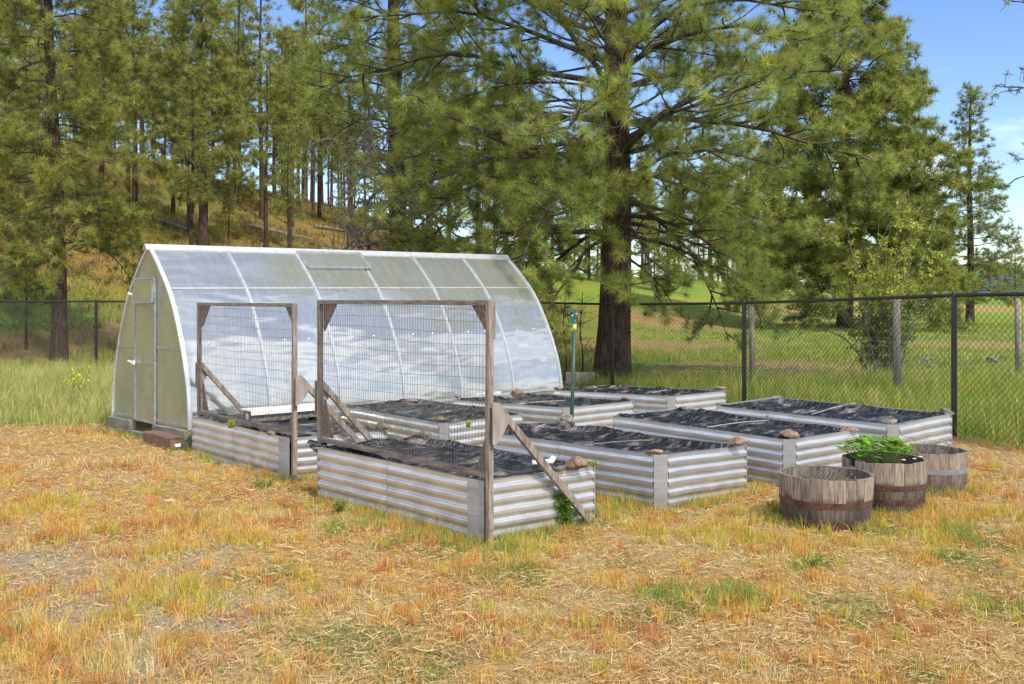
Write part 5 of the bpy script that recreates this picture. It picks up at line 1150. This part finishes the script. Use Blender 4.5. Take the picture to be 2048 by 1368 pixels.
c = np.array([(.64, .45, .21), (.70, .54, .30), (.56, .36, .15), (.50, .30, .11)])[rg.integers(0, 4, n)]*(1+rg.normal(0, .14, (n, 1)))
tag(tris_mesh('straw', V, 5, np.clip(c, .01, .9), M['blade']), kind='stuff', label='pale cut straw lying flat over the dry yard', cat='straw')
# pebbles on the gravel patch
rg = np.random.default_rng(511); n = 9000; x = rg.uniform(-4.5, 0, n); y = rg.uniform(3.9, 8, n); k = (ss((blobs(GRAV, x, y)-.15)/.5) > rg.random(n)) & infr(x, y); x, y = x[k], y[k]; n = len(x); s = rg.uniform(.004, .010, n)
P = np.stack([x, y, ground(x, y)+.002], 1); a_ = rg.uniform(0, 6.28, n); V = np.stack([P+np.stack([np.cos(a_+q)*s, np.sin(a_+q)*s*.8, 0*s], 1) for q in (0, 2.1, 4.2)]+[P+np.stack([0*s, 0*s, s*.9], 1)], 1)
F3 = V[:, [0, 1, 3, 1, 2, 3, 2, 0, 3]].reshape(n*3, 3, 3); c = np.repeat(np.array([(.36, .33, .28), (.26, .235, .20), (.46, .42, .35)])[rg.integers(0, 3, n)]*(1+rg.normal(0, .15, (n, 1))), 3, 0)
tag(tris_mesh('gravel', F3, 3, np.clip(c, .02, .8), M['rockv']) if 'rockv' in M else tris_mesh('gravel', F3, 3, np.clip(c, .02, .8), attr_mat('gravel', 0, .9, .2)), kind='stuff', label='grey gravel showing through the thin dry grass at the left', cat='gravel')
# tall grass left of the greenhouse, in front of the fence
tallc = np.array([(.42, .42, .12), (.30, .36, .09), (.56, .50, .20), (.40, .40, .14)])
parts_ = [scatter('g', -10.5, -4.2, 13.0, 21.6, 3600, 22, .13, lambda x, y, rg: rg.uniform(.22, .50, len(x))*(.6+.4*ss((y-13.2)/1.5)), lambda x, y, rg: tallc[rg.integers(0, 4, len(x))]*(.85+.3*fbm(x, y, 2)[:, None]), lambda x, y, rg: clear(x, y) & infr(x, y) & (rg.random(len(x)) < ss((y-13.0+.5*fbm(x*1.3, y, 2))/.9)), .007, (.1, .6), 520)]
V = np.concatenate([p[0] for p in parts_]); C_ = np.concatenate([p[1] for p in parts_])
tag(tris_mesh('tall_grass', V, 5, C_, M['blade']), kind='stuff', label='knee-high feathery yellow-green grass left of the greenhouse', cat='grass')
# green meadow beyond the fence
mc = np.array([(.27, .34, .045), (.37, .38, .06), (.20, .31, .045), (.48, .43, .13)])
def rustat(x, y):
    m = np.zeros(len(x))
    for u, v, r in OUTPATCH:
        px, py, _ = pixground(u, v, 12); m = np.maximum(m, np.exp(-(((x-px)/r)**2+((y-py)/(r*1.3))**2)))
    return m
def keep_m(x, y, rg): return outside(x, y) & infr(x, y, 2.5) & (rg.random(len(x)) < 1-.95*ss((rustat(x, y)+.5*(fbm(x*.9, y*.9, 3)-.5)-.12)/.3)) & ~((x < -.6) & (y < 22.05))
mh = lambda a_, b_: (lambda x, y, rg: rg.uniform(a_, b_, len(x))*(.55+.9*fbm(x*.8, y*.8, 3)))
mcf = lambda x, y, rg: mc[rg.integers(0, 4, len(x))]*(.8+.4*fbm(x*.5, y*.5, 2)[:, None])
parts_ = [scatter('g', .2, 12, 9, 19, 6500, 15, .10, mh(.14, .40), mcf, keep_m, .006, (.1, .6), 530),
          scatter('g', -14, 17, 18, 32, 9000, 10, .14, mh(.06, .24), mcf, keep_m, .010, (.1, .6), 531),
          scatter('g', -22, 30, 32, 62, 9000, 7, .22, mh(.06, .20), lambda x, y, rg: mcf(x, y, rg)*np.where((x < 0)[:, None], np.array([1.35, .95, .9]), 1.), keep_m, .018, (.1, .6), 532)]
parts_.append(scatter('g', -34, 2, 23, 70, 16000, 8, .25, mh(.12, .42), lambda x, y, rg: np.array([(.26, .26, .06), (.36, .25, .08), (.20, .22, .05), (.30, .17, .07), (.16, .10, .05)])[rg.integers(0, 5, len(x))], lambda x, y, rg: outside(x, y) & infr(x, y, 2.5) & (fbm(x*.35, y*.35, 3) > .42), .020, (.1, .9), 533))
Vu, Cu = scatter('g', -34, 3, 26, 75, 5200, 16, .35, lambda x, y, rg: rg.uniform(.10, .55, len(x))**1.3, lambda x, y, rg: np.array([(.10, .07, .045), (.16, .11, .06), (.13, .15, .05), (.20, .13, .06), (.08, .055, .04)])[rg.integers(0, 5, len(x))], lambda x, y, rg: outside(x, y) & infr(x, y, 2.5) & (fbm(x*.28+9, y*.28, 4) > .47), .022, (.3, 1.5), 540)
tag(tris_mesh('undergrowth', Vu, 5, Cu, M['blade']), kind='stuff', label='brown brush and dead stems over the wooded hillside', cat='undergrowth')
V = np.concatenate([p[0] for p in parts_]); C_ = np.concatenate([p[1] for p in parts_])
tag(tris_mesh('meadow_grass', V, 5, C_, M['blade']), kind='stuff', label='green meadow grass beyond the chain link fence', cat='grass')
print('objects', len(bpy.data.objects), 'tris', sum(len(m.polygons) for m in bpy.data.meshes))
